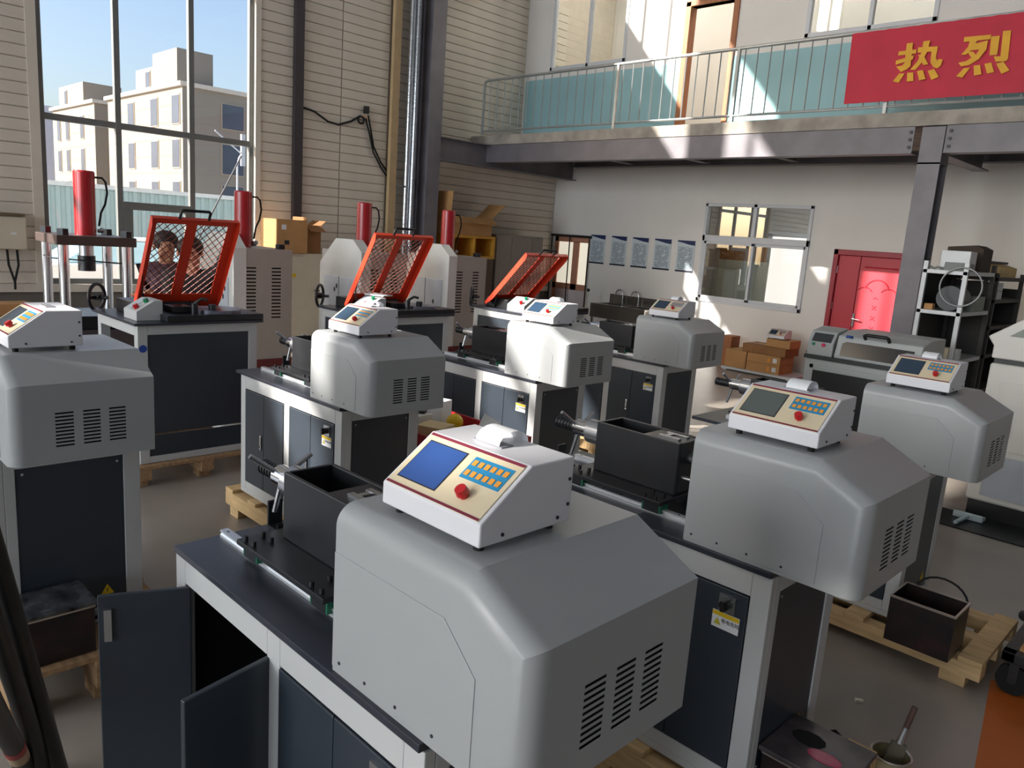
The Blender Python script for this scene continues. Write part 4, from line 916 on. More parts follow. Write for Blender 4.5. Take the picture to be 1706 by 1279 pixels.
for a, b_ in ((.01, .42), (.43, 1.02), (1.03, 1.34)): B(MB().box(.5, .515, a, b_, .06, 2.0), 'door', cabgrey, gc, bevel=.004)
B(MB().box(.515, .53, .98, 1.0, 1.0, 1.2), 'handle', blackplastic, gc)
# bench with odds and ends under the electrical box
wbn = thing('cluttered_bench', 'low red bench below the electrical box', 'bench', (-11.65, 1.2, 0))
B(MB().box(0, 1.1, 0, 1.4, .60, .66), 'bench_top', mat('bench_red', C(150, 56, 44), .5), wbn)
for y in (.02, 1.33):
    for x in (.02, 1.03): B(MB().box(x, x + .05, y, y + .05, 0, .60), 'leg', steelgrey, wbn)
open_carton('carton', 'yellow brown parts carton on the low red bench', (-11.0, 2.1, .662), .35, .42, .16, .1, carton, False)
open_carton('carton', 'flat open carton full of papers on the low red bench', (-11.4, 1.5, .662), .4, .5, .18, -.1, carton2, False)

# added lamps, unseen, that brighten the office and the upper rooms
def fill_lamp(label, loc, power):
    t = thing('fill_strip_lamp', label, 'lamp', loc)
    B(MB().box(-.6, .6, -.08, .08, 0, .05), 'housing', whiteframe, t); B(MB().box(-.58, .58, -.06, .06, -.02, 0), 'diffuser', emit('lamp_diffuser', C(255, 244, 226), 3.0), t)
    a = area('fill_lamp_light', (loc[0], loc[1], loc[2] - .04), (0, 0, -1), 1.1, .12, power, (1, .95, .86)); return t
fill_lamp('added fill lamp on the office ceiling behind the sliding window', (-6.6, 14.4, 3.64), 14)
fill_lamp('added fill lamp on the ceiling of the upper room by the wall corner', (-10.2, 13.2, 8.14), 42); fill_lamp('added fill lamp on the upper room ceiling beyond the brown door frame', (-7.4, 13.2, 8.14), 42); fill_lamp('added fill lamp on the upper room ceiling behind the banner', (-4.8, 13.2, 8.14), 42)

# ================================================================== RED PARTS TROLLEY BETWEEN THE TESTERS
rc = thing('parts_trolley', 'red steel parts trolley heaped with offcuts between two testers', 'trolley', (-4.52, 3.08, 0))
redm = mat('trolley_red', C(176, 30, 36), .45, 0, .08, 6)
k = MB(); k.box(0, 1.12, 0, .62, .58, .60); k.box(0, 1.12, 0, .015, .60, .73); k.box(0, 1.12, .605, .62, .60, .73); k.box(0, .015, .015, .605, .60, .73); k.box(1.105, 1.12, .015, .605, .60, .73); B(k, 'tray', redm, rc)
for x in (.02, 1.06):
    for y in (.02, .56): B(MB().box(x, x + .04, y, y + .04, .06, .58), 'leg', redm, rc); B(MB().cyl((x + .02, y, .05), (x + .02, y + .04, .05), .05, 12), 'wheel', rubber, rc)
B(MB().box(.02, 1.10, .02, .6, .15, .17), 'lower_shelf', redm, rc)
def scrap(name, label, loc, rot, mb, m): tag(B(mb, name, m, loc=loc, rot=rot, bevel=.004), label, name.replace('_', ' '))
scrap('wood_offcut', 'brown board offcut in the red trolley', (-4.36, 3.42, .602), (0, 0, -.02), MB().box(-.09, .05, -.2, .2, 0, .17), carton2)
scrap('foam_block', 'white foam packing block on the red trolley', (-4.15, 3.47, .602), (0, 0, .3), MB().box(-.10, .10, -.07, .07, 0, .26), paper)
scrap('foam_block', 'flat white foam slab in front of the foam block on the red trolley', (-4.14, 3.27, .602), (0, 0, .15), MB().box(-.12, .12, -.07, .07, 0, .19), mat('foam_grey', C(224, 222, 214), .8))
scrap('foam_ball', 'yellow ball shaped float in the red trolley', (-3.96, 3.50, .73), (0, 0, 0), MB().ball((0, 0, 0), .06), yellow)
scrap('carton_scrap', 'orange brown carton under the yellow float', (-3.96, 3.50, .602), (0, 0, 0), MB().box(-.06, .06, -.06, .06, 0, .065), carton)
scrap('wood_offcut', 'pale timber offcut lying across the red trolley', (-3.88, 3.26, .602), (0, 0, .35), MB().box(-.10, .10, -.09, .09, 0, .16), mat('pale_timber', C(222, 196, 148), .7))
scrap('plastic_sheet', 'crumpled clear plastic sheet at the trolley end', (-3.58, 3.48, .603), (0, 0, .3), MB().add([(-.12, -.1, 0), (.12, -.1, 0), (.13, .1, 0), (-.11, .12, 0), (-.05, 0, .27), (.07, .02, .22)], [(0, 1, 5, 4), (1, 2, 5), (2, 3, 4, 5), (3, 0, 4), (0, 3, 2, 1)]), mat('clear_plastic', C(214, 214, 208), .3, 0, .1, 8))
scrap('black_bracket', 'black bent bracket on the white foam slab', (-4.14, 3.27, .793), (0, 0, .6), MB().prism([(-.09, 0), (.09, 0), (.09, .02), (-.07, .02), (-.07, .06), (-.09, .06)], 1, -.03, .03), blackoxide)
scrap('cable_reel', 'dark coiled cable on the red trolley', (-3.66, 3.24, .625), (0, 0, 0), MB().tube([(.085 * math.cos(q * PI / 8), .085 * math.sin(q * PI / 8), .004 * math.sin(q)) for q in range(16)], .018, 6, closed=True), mat('dark_green', C(60, 74, 72), .6))
# the extra control box standing on a stool behind the half sunlit tester
sb = thing('stool', 'red steel stool behind the half sunlit tester', 'stool', (-5.62, 3.2, 0))
B(MB().box(0, .36, 0, .36, .94, .98), 'seat', redm, sb)
for x in (.01, .31):
    for y in (.01, .31): B(MB().box(x, x + .04, y, y + .04, 0, .94), 'leg', redm, sb)
console('white control console standing on the red stool', (-5.60, 3.22, .999), False, 'grey', group='console boxes')

# ================================================================== STEEL TRAY BOXES, CAN, TROLLEY, TUBES
rust = mat('painted_steel_box', C(34, 33, 35), .4, .3, .3, 9, .1, 30, col2=C(62, 42, 40)); bare = mat('bare_edge', C(206, 196, 188), .3, .8)
def steel_box(label, loc, sx, sy, sz, lid=None, handle=False):
    t = thing('steel_box', label, 'box', loc, group='blackened steel boxes')
    k = MB(); w_ = .006
    k.box(0, sx, 0, w_, 0, sz); k.box(0, sx, sy - w_, sy, 0, sz); k.box(0, w_, w_, sy - w_, 0, sz); k.box(sx - w_, sx, w_, sy - w_, 0, sz); k.box(w_, sx - w_, w_, sy - w_, 0, w_); B(k, 'box_body', rust, t)
    k = MB()
    for q in ((0, sx, -.004, .006), (0, sx, sy - .006, sy + .004), (-.004, .006, 0, sy), (sx - .006, sx + .004, 0, sy)): k.box(q[0], q[1], q[2], q[3], sz - .004, sz + .006)
    B(k, 'rim', bare, t)
    if lid: B(MB().box(-.012, sx + .012, -.012, sy + .012, sz + .006, sz + .024), 'lid', lid, t, bevel=.003)
    if handle: B(MB().tube([(sx * .55 + sx * .42 * math.cos(a * PI / 12), sy + .012, sz - .03 + .11 * math.sin(a * PI / 12)) for a in range(13)], .006, 6), 'cable', rubber, t, smooth=60)
    return t
lidm = mat('worn_lid', C(120, 124, 130), .22, .6, .35, 14, .1, 40, col2=C(44, 46, 50))
lid2 = mat('stained_lid', C(96, 88, 92), .35, .4, .3, 9, col2=C(40, 36, 38))
steel_box('open blackened steel box with bare rim on the pale pallet end', (-1.13, 4.0, .162), .30, .24, .235, None, True)
steel_box('black steel box with a shiny worn silver lid on the brown pallet', (-3.44, .66, .237), .22, .27, .20, lidm)
sbx = steel_box('black steel box with a pink and black paint-stained lid beside the brush pot', (-.98, 2.36, .212), .27, .26, .16, lid2)
B(MB().ball((.17, .10, .1845), .06, .035, .0012, 10, 6), 'pink_paint_spill', mat('pink_paint', C(190, 50, 96), .3), sbx); B(MB().ball((.09, .16, .1845), .06, .045, .0012, 10, 6), 'black_paint_spill', ocblock, sbx)
B(MB().tube([(.03, .27, .12), (.12, .32, .16), (.22, .33, .10), (.30, .30, -.02), (.36, .25, -.2)], .006, 6), 'cable', rubber, sbx, smooth=60)
B(MB().tube([(-.02, .30, .02), (.05, .36, .06), (.02, .42, .03), (-.04, .38, .07), (.03, .34, .02), (.09, .40, .04)], .009, 6), 'cable', rubber, bpy.data.objects['steel_box.001'], smooth=60)
pc = thing('paint_can', 'stained paint can holding a worn brush on the floor', 'paint can', (-.76, 3.05, 0))
canm = mat('can_side', C(190, 180, 150), .4, .3, .3, 10, col2=C(150, 130, 50))
k = MB(); k.cyl((0, 0, 0), (0, 0, .16), .075, 20, cap=False); k.cyl((0, 0, .005), (0, 0, .16), .070, 20, cap=False); k.cyl((0, 0, 0), (0, 0, .008), .074, 20); B(k, 'can_body', canm, pc, smooth=40)
B(MB().tube([(.0725 * math.cos(i * PI / 10), .0725 * math.sin(i * PI / 10), .16) for i in range(20)], .005, 6, closed=True), 'rim', bare, pc, smooth=50); B(MB().cyl((0, 0, .008), (0, 0, .10), .069, 20), 'paint', mat('dark_paint', C(46, 22, 24), .3), pc)
br = MB(); br.add([(-.03, -.008, 0), (.03, -.008, 0), (.03, .008, 0), (-.03, .008, 0), (-.028, -.009, .10), (.028, -.009, .10), (.028, .009, .10), (-.028, .009, .10)], [(0, 1, 2, 3), (4, 5, 6, 7), (0, 1, 5, 4), (1, 2, 6, 5), (2, 3, 7, 6), (3, 0, 4, 7)])
bo = thing('paint_brush', 'worn paint brush standing in the paint can', 'paint brush', (-.76, 3.06, .105)); bo.rotation_euler = (-.1, .22, .5)
B(br, 'bristles', mat('bristle', C(120, 112, 96), .8), bo); B(MB().cyl((0, 0, .10), (0, 0, .17), .016, 10, .012), 'ferrule', steel, bo); B(MB().tube([(0, 0, .17), (0, 0, .21), (0, 0, .26)], .012, 8), 'handle', mat('handle_brown', C(96, 70, 62), .6), bo, smooth=50)
tag(B(MB().box(-.018, .018, -.010, .010, 0, .014), 'chalk_block', mat('chalk', C(230, 226, 206), .8), loc=(-1.07, 3.59, 0), rot=(0, 0, .6), bevel=.002), 'small white block lying on the open floor', 'block')
tr_ = thing('hand_trolley', 'black hand trolley with rubber caster at the orange line', 'trolley', (-.60, 4.30, 0))
bk = mat('trolley_black', C(34, 34, 36), .5)
B(MB().cyl((.0, -.03, .075), (.0, .03, .075), .075, 22), 'caster_wheel', rubber, tr_, smooth=40); k = MB(); k.box(-.02, .02, -.045, -.035, .07, .17); k.box(-.02, .02, .035, .045, .07, .17); k.box(-.05, .05, -.05, .05, .165, .175); k.cyl((0, -.05, .075), (0, .05, .075), .012, 10); B(k, 'caster_fork', bk, tr_)
k = MB(); k.box(-.06, 1.0, -.06, .0, .175, .225); k.box(-.06, 1.0, .5, .56, .175, .225); k.box(-.06, .0, -.06, .56, .175, .225); k.box(.94, 1.0, -.06, .56, .175, .225); B(k, 'frame', bk, tr_, bevel=.005)
B(MB().cyl((-.03, .53, .20), (-.10, .62, .17), .03, 12), 'tow_bar', bk, tr_, smooth=40); B(MB().box(.0, .94, .0, .5, .225, .24), 'board', carton, tr_)
for x, y in ((.0, .52), (.92, .0), (.92, .52)): B(MB().cyl((x, y - .03, .075), (x, y + .03, .075), .075, 18), 'caster_wheel', rubber, tr_, smooth=40); B(MB().box(x - .02, x + .02, y - .045, y + .045, .14, .178), 'caster_fork', bk, tr_)
# black tubes standing at the lower left: a folded stand
bt = thing('folded_stand', 'black steel tube stand with red and beige tape bands', 'stand', (-2.6, .48, 0))
bm2 = mat('black_tube', C(30, 31, 33), .4, .2, .3, 10)
_o = Vector((-2.6, .48, 0))
def lp(*p): return tuple(Vector(p) - _o)
B(MB().cyl(lp(-2.81, .68, 0), lp(-2.43, .41, 1.30), .031, 16), 'tube', bm2, bt, smooth=40)
B(MB().cyl(lp(-2.83, .64, 0), lp(-2.35, .39, 1.08), .030, 16), 'tube', bm2, bt, smooth=40)
t3a, t3b = Vector(lp(-2.89, .60, 0)), Vector(lp(-2.20, .37, .78))
B(MB().cyl(t3a, t3b, .030, 16), 'tube', bm2, bt, smooth=40)
B(MB().cyl(t3a.lerp(t3b, .40), t3a.lerp(t3b, .46), .0308, 16), 'red_tape', mat('red_tape', C(150, 50, 50), .5), bt, smooth=40)
B(MB().cyl(t3a.lerp(t3b, .31), t3a.lerp(t3b, .40), .0306, 16), 'beige_tape', mat('beige_tape', C(170, 150, 122), .5), bt, smooth=40)
B(MB().cyl(lp(-2.43, .41, 1.30), lp(-2.20, .37, .78), .022, 12), 'brace', bm2, bt, smooth=40)

# ================================================================== GRINDER WITH LID, WHITE MACHINE
g = thing('sample_grinder', 'grey floor grinder with lifted-handle lid and small screen by the red door', 'grinder', (-3.58, 8.22, 0))
gp = mat('grinder_grey', C(176, 182, 182), .42, 0, .02)
B(MB().box(.0, 1.15, .0, .75, .10, .96), 'cabinet', gp, g, bevel=.012); B(MB().box(-.015, 1.165, -.015, .765, .96, 1.0), 'dark_band', mat('band', C(52, 54, 56), .5), g)
B(MB().box(.10, .95, -.004, .003, .18, .84), 'dark_door', mat('grinder_dark', C(34, 36, 38), .4), g); fr_ = MB()
for q in ((.06, .10, .14, .90), (.95, .99, .14, .90), (.06, .99, .86, .90)): fr_.box(q[0], q[1], -.008, .004, q[2], q[3])
B(fr_, 'door_frame', gp, g); B(MB().box(.05, 1.1, .05, .7, 0, .10), 'plinth', blackplastic, g)
h_ = MB().prism([(.0, 1.0), (.0, 1.14), (.09, 1.26), (.35, 1.30), (.35, 1.0)], 0, .0, .28); cs = B(h_, 'control_head', gp, g, bevel=.01)
an = math.atan2(.12, .09)
B(MB().box(.04, .25, .012, .12, 0, .004), 'screen', mat('grinder_screen', C(62, 66, 68), .2), cs, (0, 0, 1.14), (an, 0, 0))
B(MB().cyl((.07, -.012, 1.12), (.07, .004, 1.12), .017, 12), 'green_button', mat('green_button', C(20, 130, 90), .4), cs); B(MB().cyl((.18, -.016, 1.12), (.18, .004, 1.12), .020, 12), 'red_button', mat('pink_button', C(210, 40, 90), .4), cs)
ld = B(MB().prism([(.0, 1.0), (.0, 1.03), (.06, 1.24), (.30, 1.29), (.75, 1.29), (.75, 1.0)], 0, .30, 1.15), 'lid', gp, g, bevel=.012)
B(MB().add([(.36, -.004, 1.035), (1.08, -.004, 1.035), (1.08, .041, 1.185), (.40, .041, 1.185), (.36, .035, 1.165)], [(0, 1, 2, 3, 4)]), 'lid_window', mat('smoked_window', C(36, 36, 38), .15), ld)
B(MB().cyl((.42, .045, 1.228), (.42, .052, 1.248), .035, 18), 'round_badge', mat('badge_blue', C(30, 70, 160), .4), ld)
B(MB().tube([(.58, .06, 1.24), (.58, .02, 1.275), (.60, .015, 1.285), (.80, .015, 1.285), (.82, .02, 1.275), (.82, .06, 1.24)], .018, 8), 'handle', blackplastic, ld, smooth=50)
w2 = thing('white_test_machine', 'tall white machine with sloped screen head and dark band', 'testing machine', (-1.60, 7.2, 0))
wm_ = mat('machine_white', C(214, 212, 206), .4, 0, .02)
B(MB().box(0, 1.2, 0, .8, .14, 1.30), 'cabinet', wm_, w2, bevel=.02); B(MB().box(.02, 1.2, .02, .8, 1.30, 1.34), 'dark_band', mat('band', C(52, 54, 56), .5), w2); B(MB().box(.02, 1.18, .02, .78, 0, .14), 'plinth', blackplastic, w2)
hd_ = B(MB().prism([(.0, 1.34), (.0, 1.44), (-.05, 1.51), (.22, 1.71), (.47, 1.90), (1.2, 1.90), (1.2, 1.34)], 1, 0, .8), 'screen_head', wm_, w2, bevel=.012)
B(MB().prism([(.10, 1.53), (1.1, 1.53), (1.1, 1.84), (.50, 1.84)], 1, -.004, .002), 'screen', mat('green_screen', C(112, 122, 112), .2), hd_)
dd_ = B(MB().box(.10, 1.1, -.012, .002, .60, 1.16), 'door', wm_, w2, bevel=.004); B(MB().box(.18, .23, -.03, -.012, .72, .82), 'latch', chrome, dd_, bevel=.004); B(MB().box(.10, 1.1, -.012, .002, .2, .55), 'lower_door', mat('pale_blue_door', C(176, 182, 190), .4), w2)
sp_ = thing('foot_pedal', 'pale plastic scoop on a black mat before the white machine', 'scoop', (-1.62, 7.0, 0))
B(MB().prism([(0, 0), (.12, 0), (.12, .03), (0, .06)], 0, 0, .22), 'scoop', mat('pale_plastic', C(190, 206, 210), .4), sp_, bevel=.01); B(MB().cyl((.11, .0, .03), (.08, -.22, .02), .016, 8), 'grip', mat('pale_plastic', C(190, 206, 210), .4), sp_)
for o_x in (sp_,): o_x.location.z = .012
tag(B(MB().box(-1.95, -.4, 6.72, 7.19, 0, .011), 'floor_mat', mat('black_mat', C(20, 22, 24), .35)), 'glossy black mat on the floor before the white machine', 'mat')

# ================================================================== RACKS
def rack(label, loc, lx, ly, h, levels, m_front, m_back):
    r_ = thing('storage_rack', label, 'rack', loc, group='storage racks')
    for x, y, m in ((0, 0, m_front), (lx - .045, 0, m_front), (0, ly - .045, m_back), (lx - .045, ly - .045, m_back)): B(MB().box(x, x + .045, y, y + .045, 0, h), 'post', m, r_)
    B(MB().box(-.012, 0, 0, ly, .02, h - .12), 'back_panel', mat('rack_back', C(58, 54, 52), .8), r_); B(MB().box(0, lx, ly, ly + .012, .02, h - .2), 'end_panel', mat('rack_back', C(58, 54, 52), .8), r_)
    for z in levels: B(MB().box(.0, lx, .0, ly, z - .045, z), 'shelf', rackgrey if m_front is rackgrey else rackdark, r_, bevel=.004)
    return r_
rack('grey steel rack with round duct ring and boxes beside the balcony column', (-2.94, 9.5, 0), .46, 1.15, 2.09, (.55, 1.0, 1.55, 2.0), rackgrey, rackdark)
rack('dark rack of small parts behind the white machine', (-2.94, 10.80, 0), .46, 1.3, 2.0, (.55, 1.0, 1.35, 1.68, 1.95), rackdark, rackdark)
def item(name, label, cat, mb, m, loc, rotz=0, group=None, bevel=.004, smooth=None): return tag(B(mb, name, m, loc=loc, rot=(0, 0, rotz), bevel=bevel, smooth=smooth), label, cat, group)
item('steel_panel_box', 'pale grey metal case on the top rack shelf', 'box', MB().box(0, .30, 0, .25, 0, .22), rackgrey, (-2.85, 9.76, 2.001))
item('dark_carton', 'dark open carton on the top rack shelf', 'box', MB().prism([(0, 0), (.38, 0), (.38, .26), (.30, .30), (0, .27)], 1, 0, .4), mat('dark_carton', C(66, 54, 44), .8), (-2.90, 10.12, 2.001))
item('paper_tray', 'grey sloped tray in front on the top rack shelf', 'tray', MB().prism([(0, 0), (.2, 0), (.17, .08), (.02, .09)], 0, 0, .26), mat('tray_grey', C(130, 134, 132), .5), (-2.745, 9.55, 2.001))
item('cable_coil', 'pale coiled hose at the edge of the top rack shelf', 'hose', MB().tube([(.08 * math.cos(i * PI / 8), .06 * math.sin(i * PI / 8), .015 + .01 * math.sin(i * 2)) for i in range(16)], .012, 6, closed=True), mat('hose_grey', C(150, 154, 146), .5), (-2.845, 9.65, 2.006), bevel=0)
item('duct_ring', 'large thin silver ring hung on the rack front', 'ring', MB().tube([(.21 * math.cos(i * PI / 16), -.012, .21 * math.sin(i * PI / 16)) for i in range(32)], .010, 8, closed=True), mat('ring_steel', C(160, 162, 164), .4, .5), (-2.52, 9.485, 1.83), bevel=0, smooth=60)
item('motor', 'dark round motor on the middle rack shelf', 'motor', MB().cyl((0, 0, .14), (0, .3, .14), .14, 20), mat('motor_grey', C(86, 88, 92), .5), (-2.66, 9.65, 1.551), bevel=0, smooth=40)
item('small_carton', 'small tan carton at the middle shelf edge', 'box', MB().box(0, .09, 0, .09, 0, .065), carton, (-2.88, 9.55, 1.551))
item('grey_case', 'grey-green instrument case on the middle rack shelf', 'box', MB().box(0, .2, 0, .42, 0, .17), mat('grey_green', C(132, 138, 126), .5), (-2.70, 10.05, 1.551))
item('metal_jar', 'shiny metal jar on the lower rack shelf', 'jar', MB().cyl((0, 0, 0), (0, 0, .16), .05, 16), steel, (-2.82, 9.6, 1.001), bevel=0, smooth=40)
item('cream_carton', 'cream carton on the lower rack shelf', 'box', MB().box(0, .14, 0, .14, 0, .14), creamsteel, (-2.69, 9.56, 1.001))
item('white_carton', 'white carton at the lower rack shelf corner', 'box', MB().box(0, .12, 0, .14, 0, .12), paper, (-2.62, 9.73, 1.001))
for k in range(5):
    item('tan_file_box', 'tan open file box in the row on top of the dark rack', 'file box', MB().prism([(0, 0), (.26, 0), (.26, .12), (.12, .16), (0, .16)], 1, 0, .13), mat('tan_file', C(216, 186, 130), .7), (-2.76, 10.9 + .17 * k, 1.951), group='tan file boxes on the dark rack')
item('folder_stack', 'black sloping folders lying on the tan file boxes', 'folders', MB().prism([(0, 0), (.85, 0), (.85, .03), (0, .03)], 0, 0, .30), mat('folder_black', C(52, 52, 54), .5), (-2.92, 10.9, 2.113))
for k in range(6):
    item('white_label_box', 'small white-fronted parts box on the dark rack shelf', 'parts box', MB().box(0, .14, 0, .075, 0, .10), mat('white_box', C(206, 210, 212), .5), (-2.64, 10.92 + .095 * (k % 3), 1.681 + .105 * (k // 3)), group='white parts boxes on the dark rack')
item('white_spout', 'white plastic spout bottle on the dark rack', 'bottle', MB().cyl((0, 0, 0), (0, 0, .14), .035, 12, .012), paper, (-2.58, 11.30, 1.681), bevel=0, smooth=40)
item('white_spray', 'white spray bottle on the second dark rack shelf', 'bottle', MB().cyl((0, 0, 0), (0, 0, .15), .035, 12, .015), paper, (-2.58, 11.0, 1.351), bevel=0, smooth=40)
for k in range(5): item('drill_rod', 'thin shiny tool rod standing on the lower dark shelf', 'tool', MB().cyl((0, 0, 0), (0, .02 * (k - 2), .12 + .02 * (k % 3)), .010, 8), chrome, (-2.60 - .05 * (k % 2), 10.95 + .06 * k, 1.001), group='shiny tool rods', bevel=0, smooth=40)
item('maroon_drum', 'dull red drum on the floor between rack and white machine', 'drum', MB().cyl((0, 0, 0), (0, 0, .45), .16, 20), mat('drum', C(116, 60, 60), .6), (-2.18, 9.9, 0), bevel=0, smooth=40)

# ================================================================== CARTONS BY THE BACK WALL
cbt = thing('low_table', 'low white bench under the stack of cartons', 'bench', (-6.75, 12.1, 0))
B(MB().box(0, 1.3, 0, .7, .02, .06), 'bench_top', whiteframe, cbt)
for x in (.02, 1.2):
    for y in (.02, .6): B(MB().box(x, x + .08, y, y + .08, 0, .02), 'foot', whiteframe, cbt)
def closed_carton(label, loc, sx, sy, sz, rotz=0, m=carton, stick=None):
    t = thing('carton', label, 'box', loc, rotz); B(MB().box(0, sx, 0, sy, 0, sz), 'carton_body', m, t, bevel=.006); B(MB().box(0, sx, sy / 2 - .025, sy / 2 + .025, sz, sz + .001), 'tape', mat('tape', C(206, 170, 120), .4), t)
    if stick:
        for i, (a, w_) in enumerate(((.62, .08), (.78, .12))): B(MB().box(sx * a, sx * a + sx * w_, -.001, .0, sz * .25, sz * .75), 'sticker', (keyorange, paper)[i], t)
    return t
closed_carton('carton with white sticker at the foot of the stack by the back wall', (-6.72, 12.15, .061), .40, .5, .30, 0, carton, None)
closed_carton('flat carton with two stickers, bottom of the stack by the back wall', (-6.30, 12.14, .061), .60, .5, .15, 0, carton, True)
closed_carton('flat carton with two stickers, second in the stack by the back wall', (-6.30, 12.14, .213), .60, .5, .15, 0, carton, True)
ct_ = closed_carton('flat brown carton with black marker writing, third in the stack', (-6.42, 12.16, .366), .78, .5, .14, 0, carton2)
mk = MB()
for k in range(5): mk.box(.12 + .09 * k, .135 + .09 * k, .04, .16 - .02 * (k % 2), .1401, .1408); 
for k in (1, 2, 3): mk.box(.10 + .09 * k, .15 + .09 * k, .09, .105, .1401, .1408)
B(mk, 'marker_strokes', ink, ct_)
closed_carton('small brown carton under the instrument on top of the carton stack', (-6.02, 12.2, .508), .42, .4, .13, 0, carton, None)
closed_carton('reddish carton leaning behind the stack by the back wall', (-7.01, 12.40, .0), .24, .3, .55, 0, mat('red_carton', C(170, 112, 76), .85))
console('pale green control console resting on top of the carton stack', (-6.03, 12.2, .658), False, 'dark', group='console boxes')
st_ = thing('rod_stand', 'dark red rod stand on a flat foot beside the carton stack', 'stand', (-5.29, 12.4, 0))
rr = mat('dark_red_stand', C(96, 40, 36), .5)
B(MB().box(-.12, .12, -.1, .1, 0, .03), 'foot', rr, st_); B(MB().box(-.035, .035, -.02, .02, .03, .48), 'upright', rr, st_); B(MB().box(-.10, .08, -.04, .04, .48, .53), 'head', rr, st_)

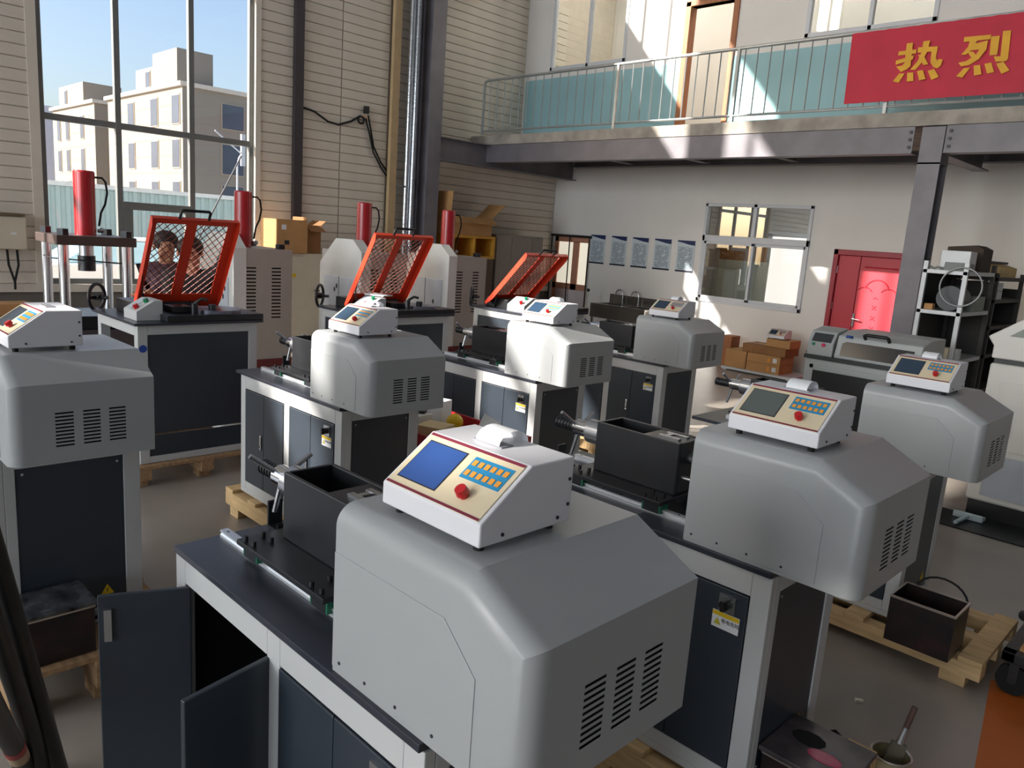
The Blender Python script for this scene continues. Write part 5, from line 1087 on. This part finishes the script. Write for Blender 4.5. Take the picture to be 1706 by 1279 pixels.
# ================================================================== PEOPLE
skinm = mat('skin', C(206, 150, 120), .5, 0, .04); hairm = mat('hair', C(38, 30, 28), .6)
def skin_body(name, verts, edges, radii, m, parent=None, root=0, levels=1):
    me = bpy.data.meshes.new(name); me.from_pydata([Vector(v) for v in verts], edges, []); me.materials.append(m)
    o = bpy.data.objects.new(name, me); COL.objects.link(o)
    if parent: o.parent = parent
    md = o.modifiers.new('skin', 'SKIN'); md.use_smooth_shade = True
    for i, r_ in enumerate(radii): me.skin_vertices[0].data[i].radius = (r_, r_)
    for i in range(len(radii)): me.skin_vertices[0].data[i].use_root = (i == root)
    sd = o.modifiers.new('sub', 'SUBSURF'); sd.levels = levels; sd.render_levels = levels
    return o
def person(label, base, pel, chest, neck, head, lh, rh, facing, jacket, trousers):
    """all joints in world coordinates; the body is one skin surface, clothes are looser skins over it"""
    root = thing('person', label, 'person', base); bx = Vector(base)
    L = lambda v: Vector(v) - bx
    fw = Vector(facing).normalized(); sd = Vector((-fw.y, fw.x, 0))
    pel, chest, neck, head, lh, rh = map(L, (pel, chest, neck, head, lh, rh))
    shl, shr = chest + sd * .17 + (neck - chest) * .5, chest - sd * .17 + (neck - chest) * .5
    ell = (shl + lh) / 2 + Vector((0, 0, -.10)); elr = (shr + rh) / 2 + Vector((0, 0, -.10))
    hpl, hpr = pel + sd * .10 + Vector((0, 0, -.06)), pel - sd * .10 + Vector((0, 0, -.06))
    ftl, ftr = Vector((0, 0, .06)) + sd * .12, Vector((0, 0, .06)) - sd * .12
    knl, knr = (hpl + ftl) / 2 + fw * .05, (hpr + ftr) / 2 + fw * .05
    tol, tor = ftl + fw * .15 + Vector((0, 0, -.02)), ftr + fw * .15 + Vector((0, 0, -.02))
    chin = head + fw * .045 + Vector((0, 0, -.075)); crown = head + Vector((0, 0, .075)); nose = head + fw * .105 + Vector((0, 0, -.01))
    V = [pel, (pel + chest) / 2, chest, neck, head, crown, nose, chin, shl, ell, lh, shr, elr, rh, hpl, knl, ftl, tol, hpr, knr, ftr, tor]
    E_ = [(0, 1), (1, 2), (2, 3), (3, 4), (4, 5), (4, 6), (4, 7), (2, 8), (8, 9), (9, 10), (2, 11), (11, 12), (12, 13), (0, 14), (14, 15), (15, 16), (16, 17), (0, 18), (18, 19), (19, 20), (20, 21)]
    Rr = [.10, .09, .085, .06, .112, .095, .016, .05, .06, .04, .03, .06, .04, .03, .085, .055, .04, .03, .085, .055, .04, .03]
    for hi, el in ((10, ell), (13, elr)):                                   # five fingers on each hand
        h = V[hi]; d = (h - el).normalized(); s_ = d.cross(Vector((0, 0, 1))); s_ = s_.normalized() if s_.length > .1 else sd; up = s_.cross(d)
        pm = len(V); V.append(h + d * .05); Rr.append(.026); E_.append((hi, pm))
        for k, ln in enumerate((.052, .062, .068, .058)):
            o_ = s_ * (-.027 + .018 * k); a = len(V); V += [h + d * .085 + o_, h + d * (.085 + ln * .6) + o_ - up * .012, h + d * (.085 + ln) + o_ - up * .032]; Rr += [.0095, .0085, .0075]; E_ += [(pm, a), (a, a + 1), (a + 1, a + 2)]
        a = len(V); V += [h + d * .045 - s_ * .045, h + d * .08 - s_ * .06 - up * .01]; Rr += [.0105, .009]; E_ += [(pm, a), (a, a + 1)]
    skin_body('body', V, E_, Rr, skinm, root)
    jv = [pel + Vector((0, 0, -.02)), (pel + chest) / 2, chest, chest.lerp(neck, .95), shl, ell, ell.lerp(lh, .85), shr, elr, elr.lerp(rh, .85)]
    skin_body('jacket', jv, [(0, 1), (1, 2), (2, 3), (2, 4), (4, 5), (5, 6), (2, 7), (7, 8), (8, 9)], [.165, .155, .165, .085, .085, .06, .05, .085, .06, .05], jacket, root)
    tv = [pel, hpl, knl, ftl + Vector((0, 0, .04)), hpr, knr, ftr + Vector((0, 0, .04))]
    skin_body('trousers', tv, [(0, 1), (1, 2), (2, 3), (0, 4), (4, 5), (5, 6)], [.15, .105, .075, .065, .105, .075, .065], trousers, root)
    hb = MB(); hb.ball(head - fw * .022 + Vector((0, 0, .05)), .112, .112, .10, 16, 10); B(hb, 'hair', hairm, root, smooth=80)
    for s_ in (1, -1):
        B(MB().ball(head + fw * .098 + sd * (.035 * s_) + Vector((0, 0, .012)), .010, nu=8, nv=6), 'eye', mat('eye', C(30, 26, 26), .2), root, smooth=80)
        B(MB().ball(head + sd * (.102 * s_) - Vector((0, 0, .01)), .014, .014, .028, 8, 6), 'ear', skinm, root, smooth=80)
    B(MB().tube([chin + fw * .046 + sd * (.02 * q) + Vector((0, 0, .022)) for q in (-1, 0, 1)], .005, 6), 'mouth', mat('lips', C(150, 84, 76), .5), root)
    return root
jk1 = mat('jacket_plum', C(96, 66, 78), .8, 0, .2, 20); jk2 = mat('jacket_black', C(34, 30, 34), .8); trm = mat('trousers_dark', C(44, 46, 56), .8)
person('person in a plum jacket bending over the bend tester behind the mesh guard', (-7.62, 2.93, 0), (-7.62, 2.93, .92), (-7.54, 2.91, 1.43), (-7.50, 2.89, 1.57), (-7.45, 2.87, 1.72), (-7.36, 2.66, 1.30), (-7.38, 3.02, 1.22), (.85, -.3, 0), jk1, trm)
person('person in a black jacket with a raised hand beside the orange mesh guard', (-7.06, 2.95, 0), (-7.06, 2.95, .92), (-7.04, 2.94, 1.41), (-7.02, 2.92, 1.55), (-6.98, 2.90, 1.69), (-6.50, 3.05, 1.86), (-6.84, 2.66, 1.12), (.75, -.45, 0), jk2, trm)
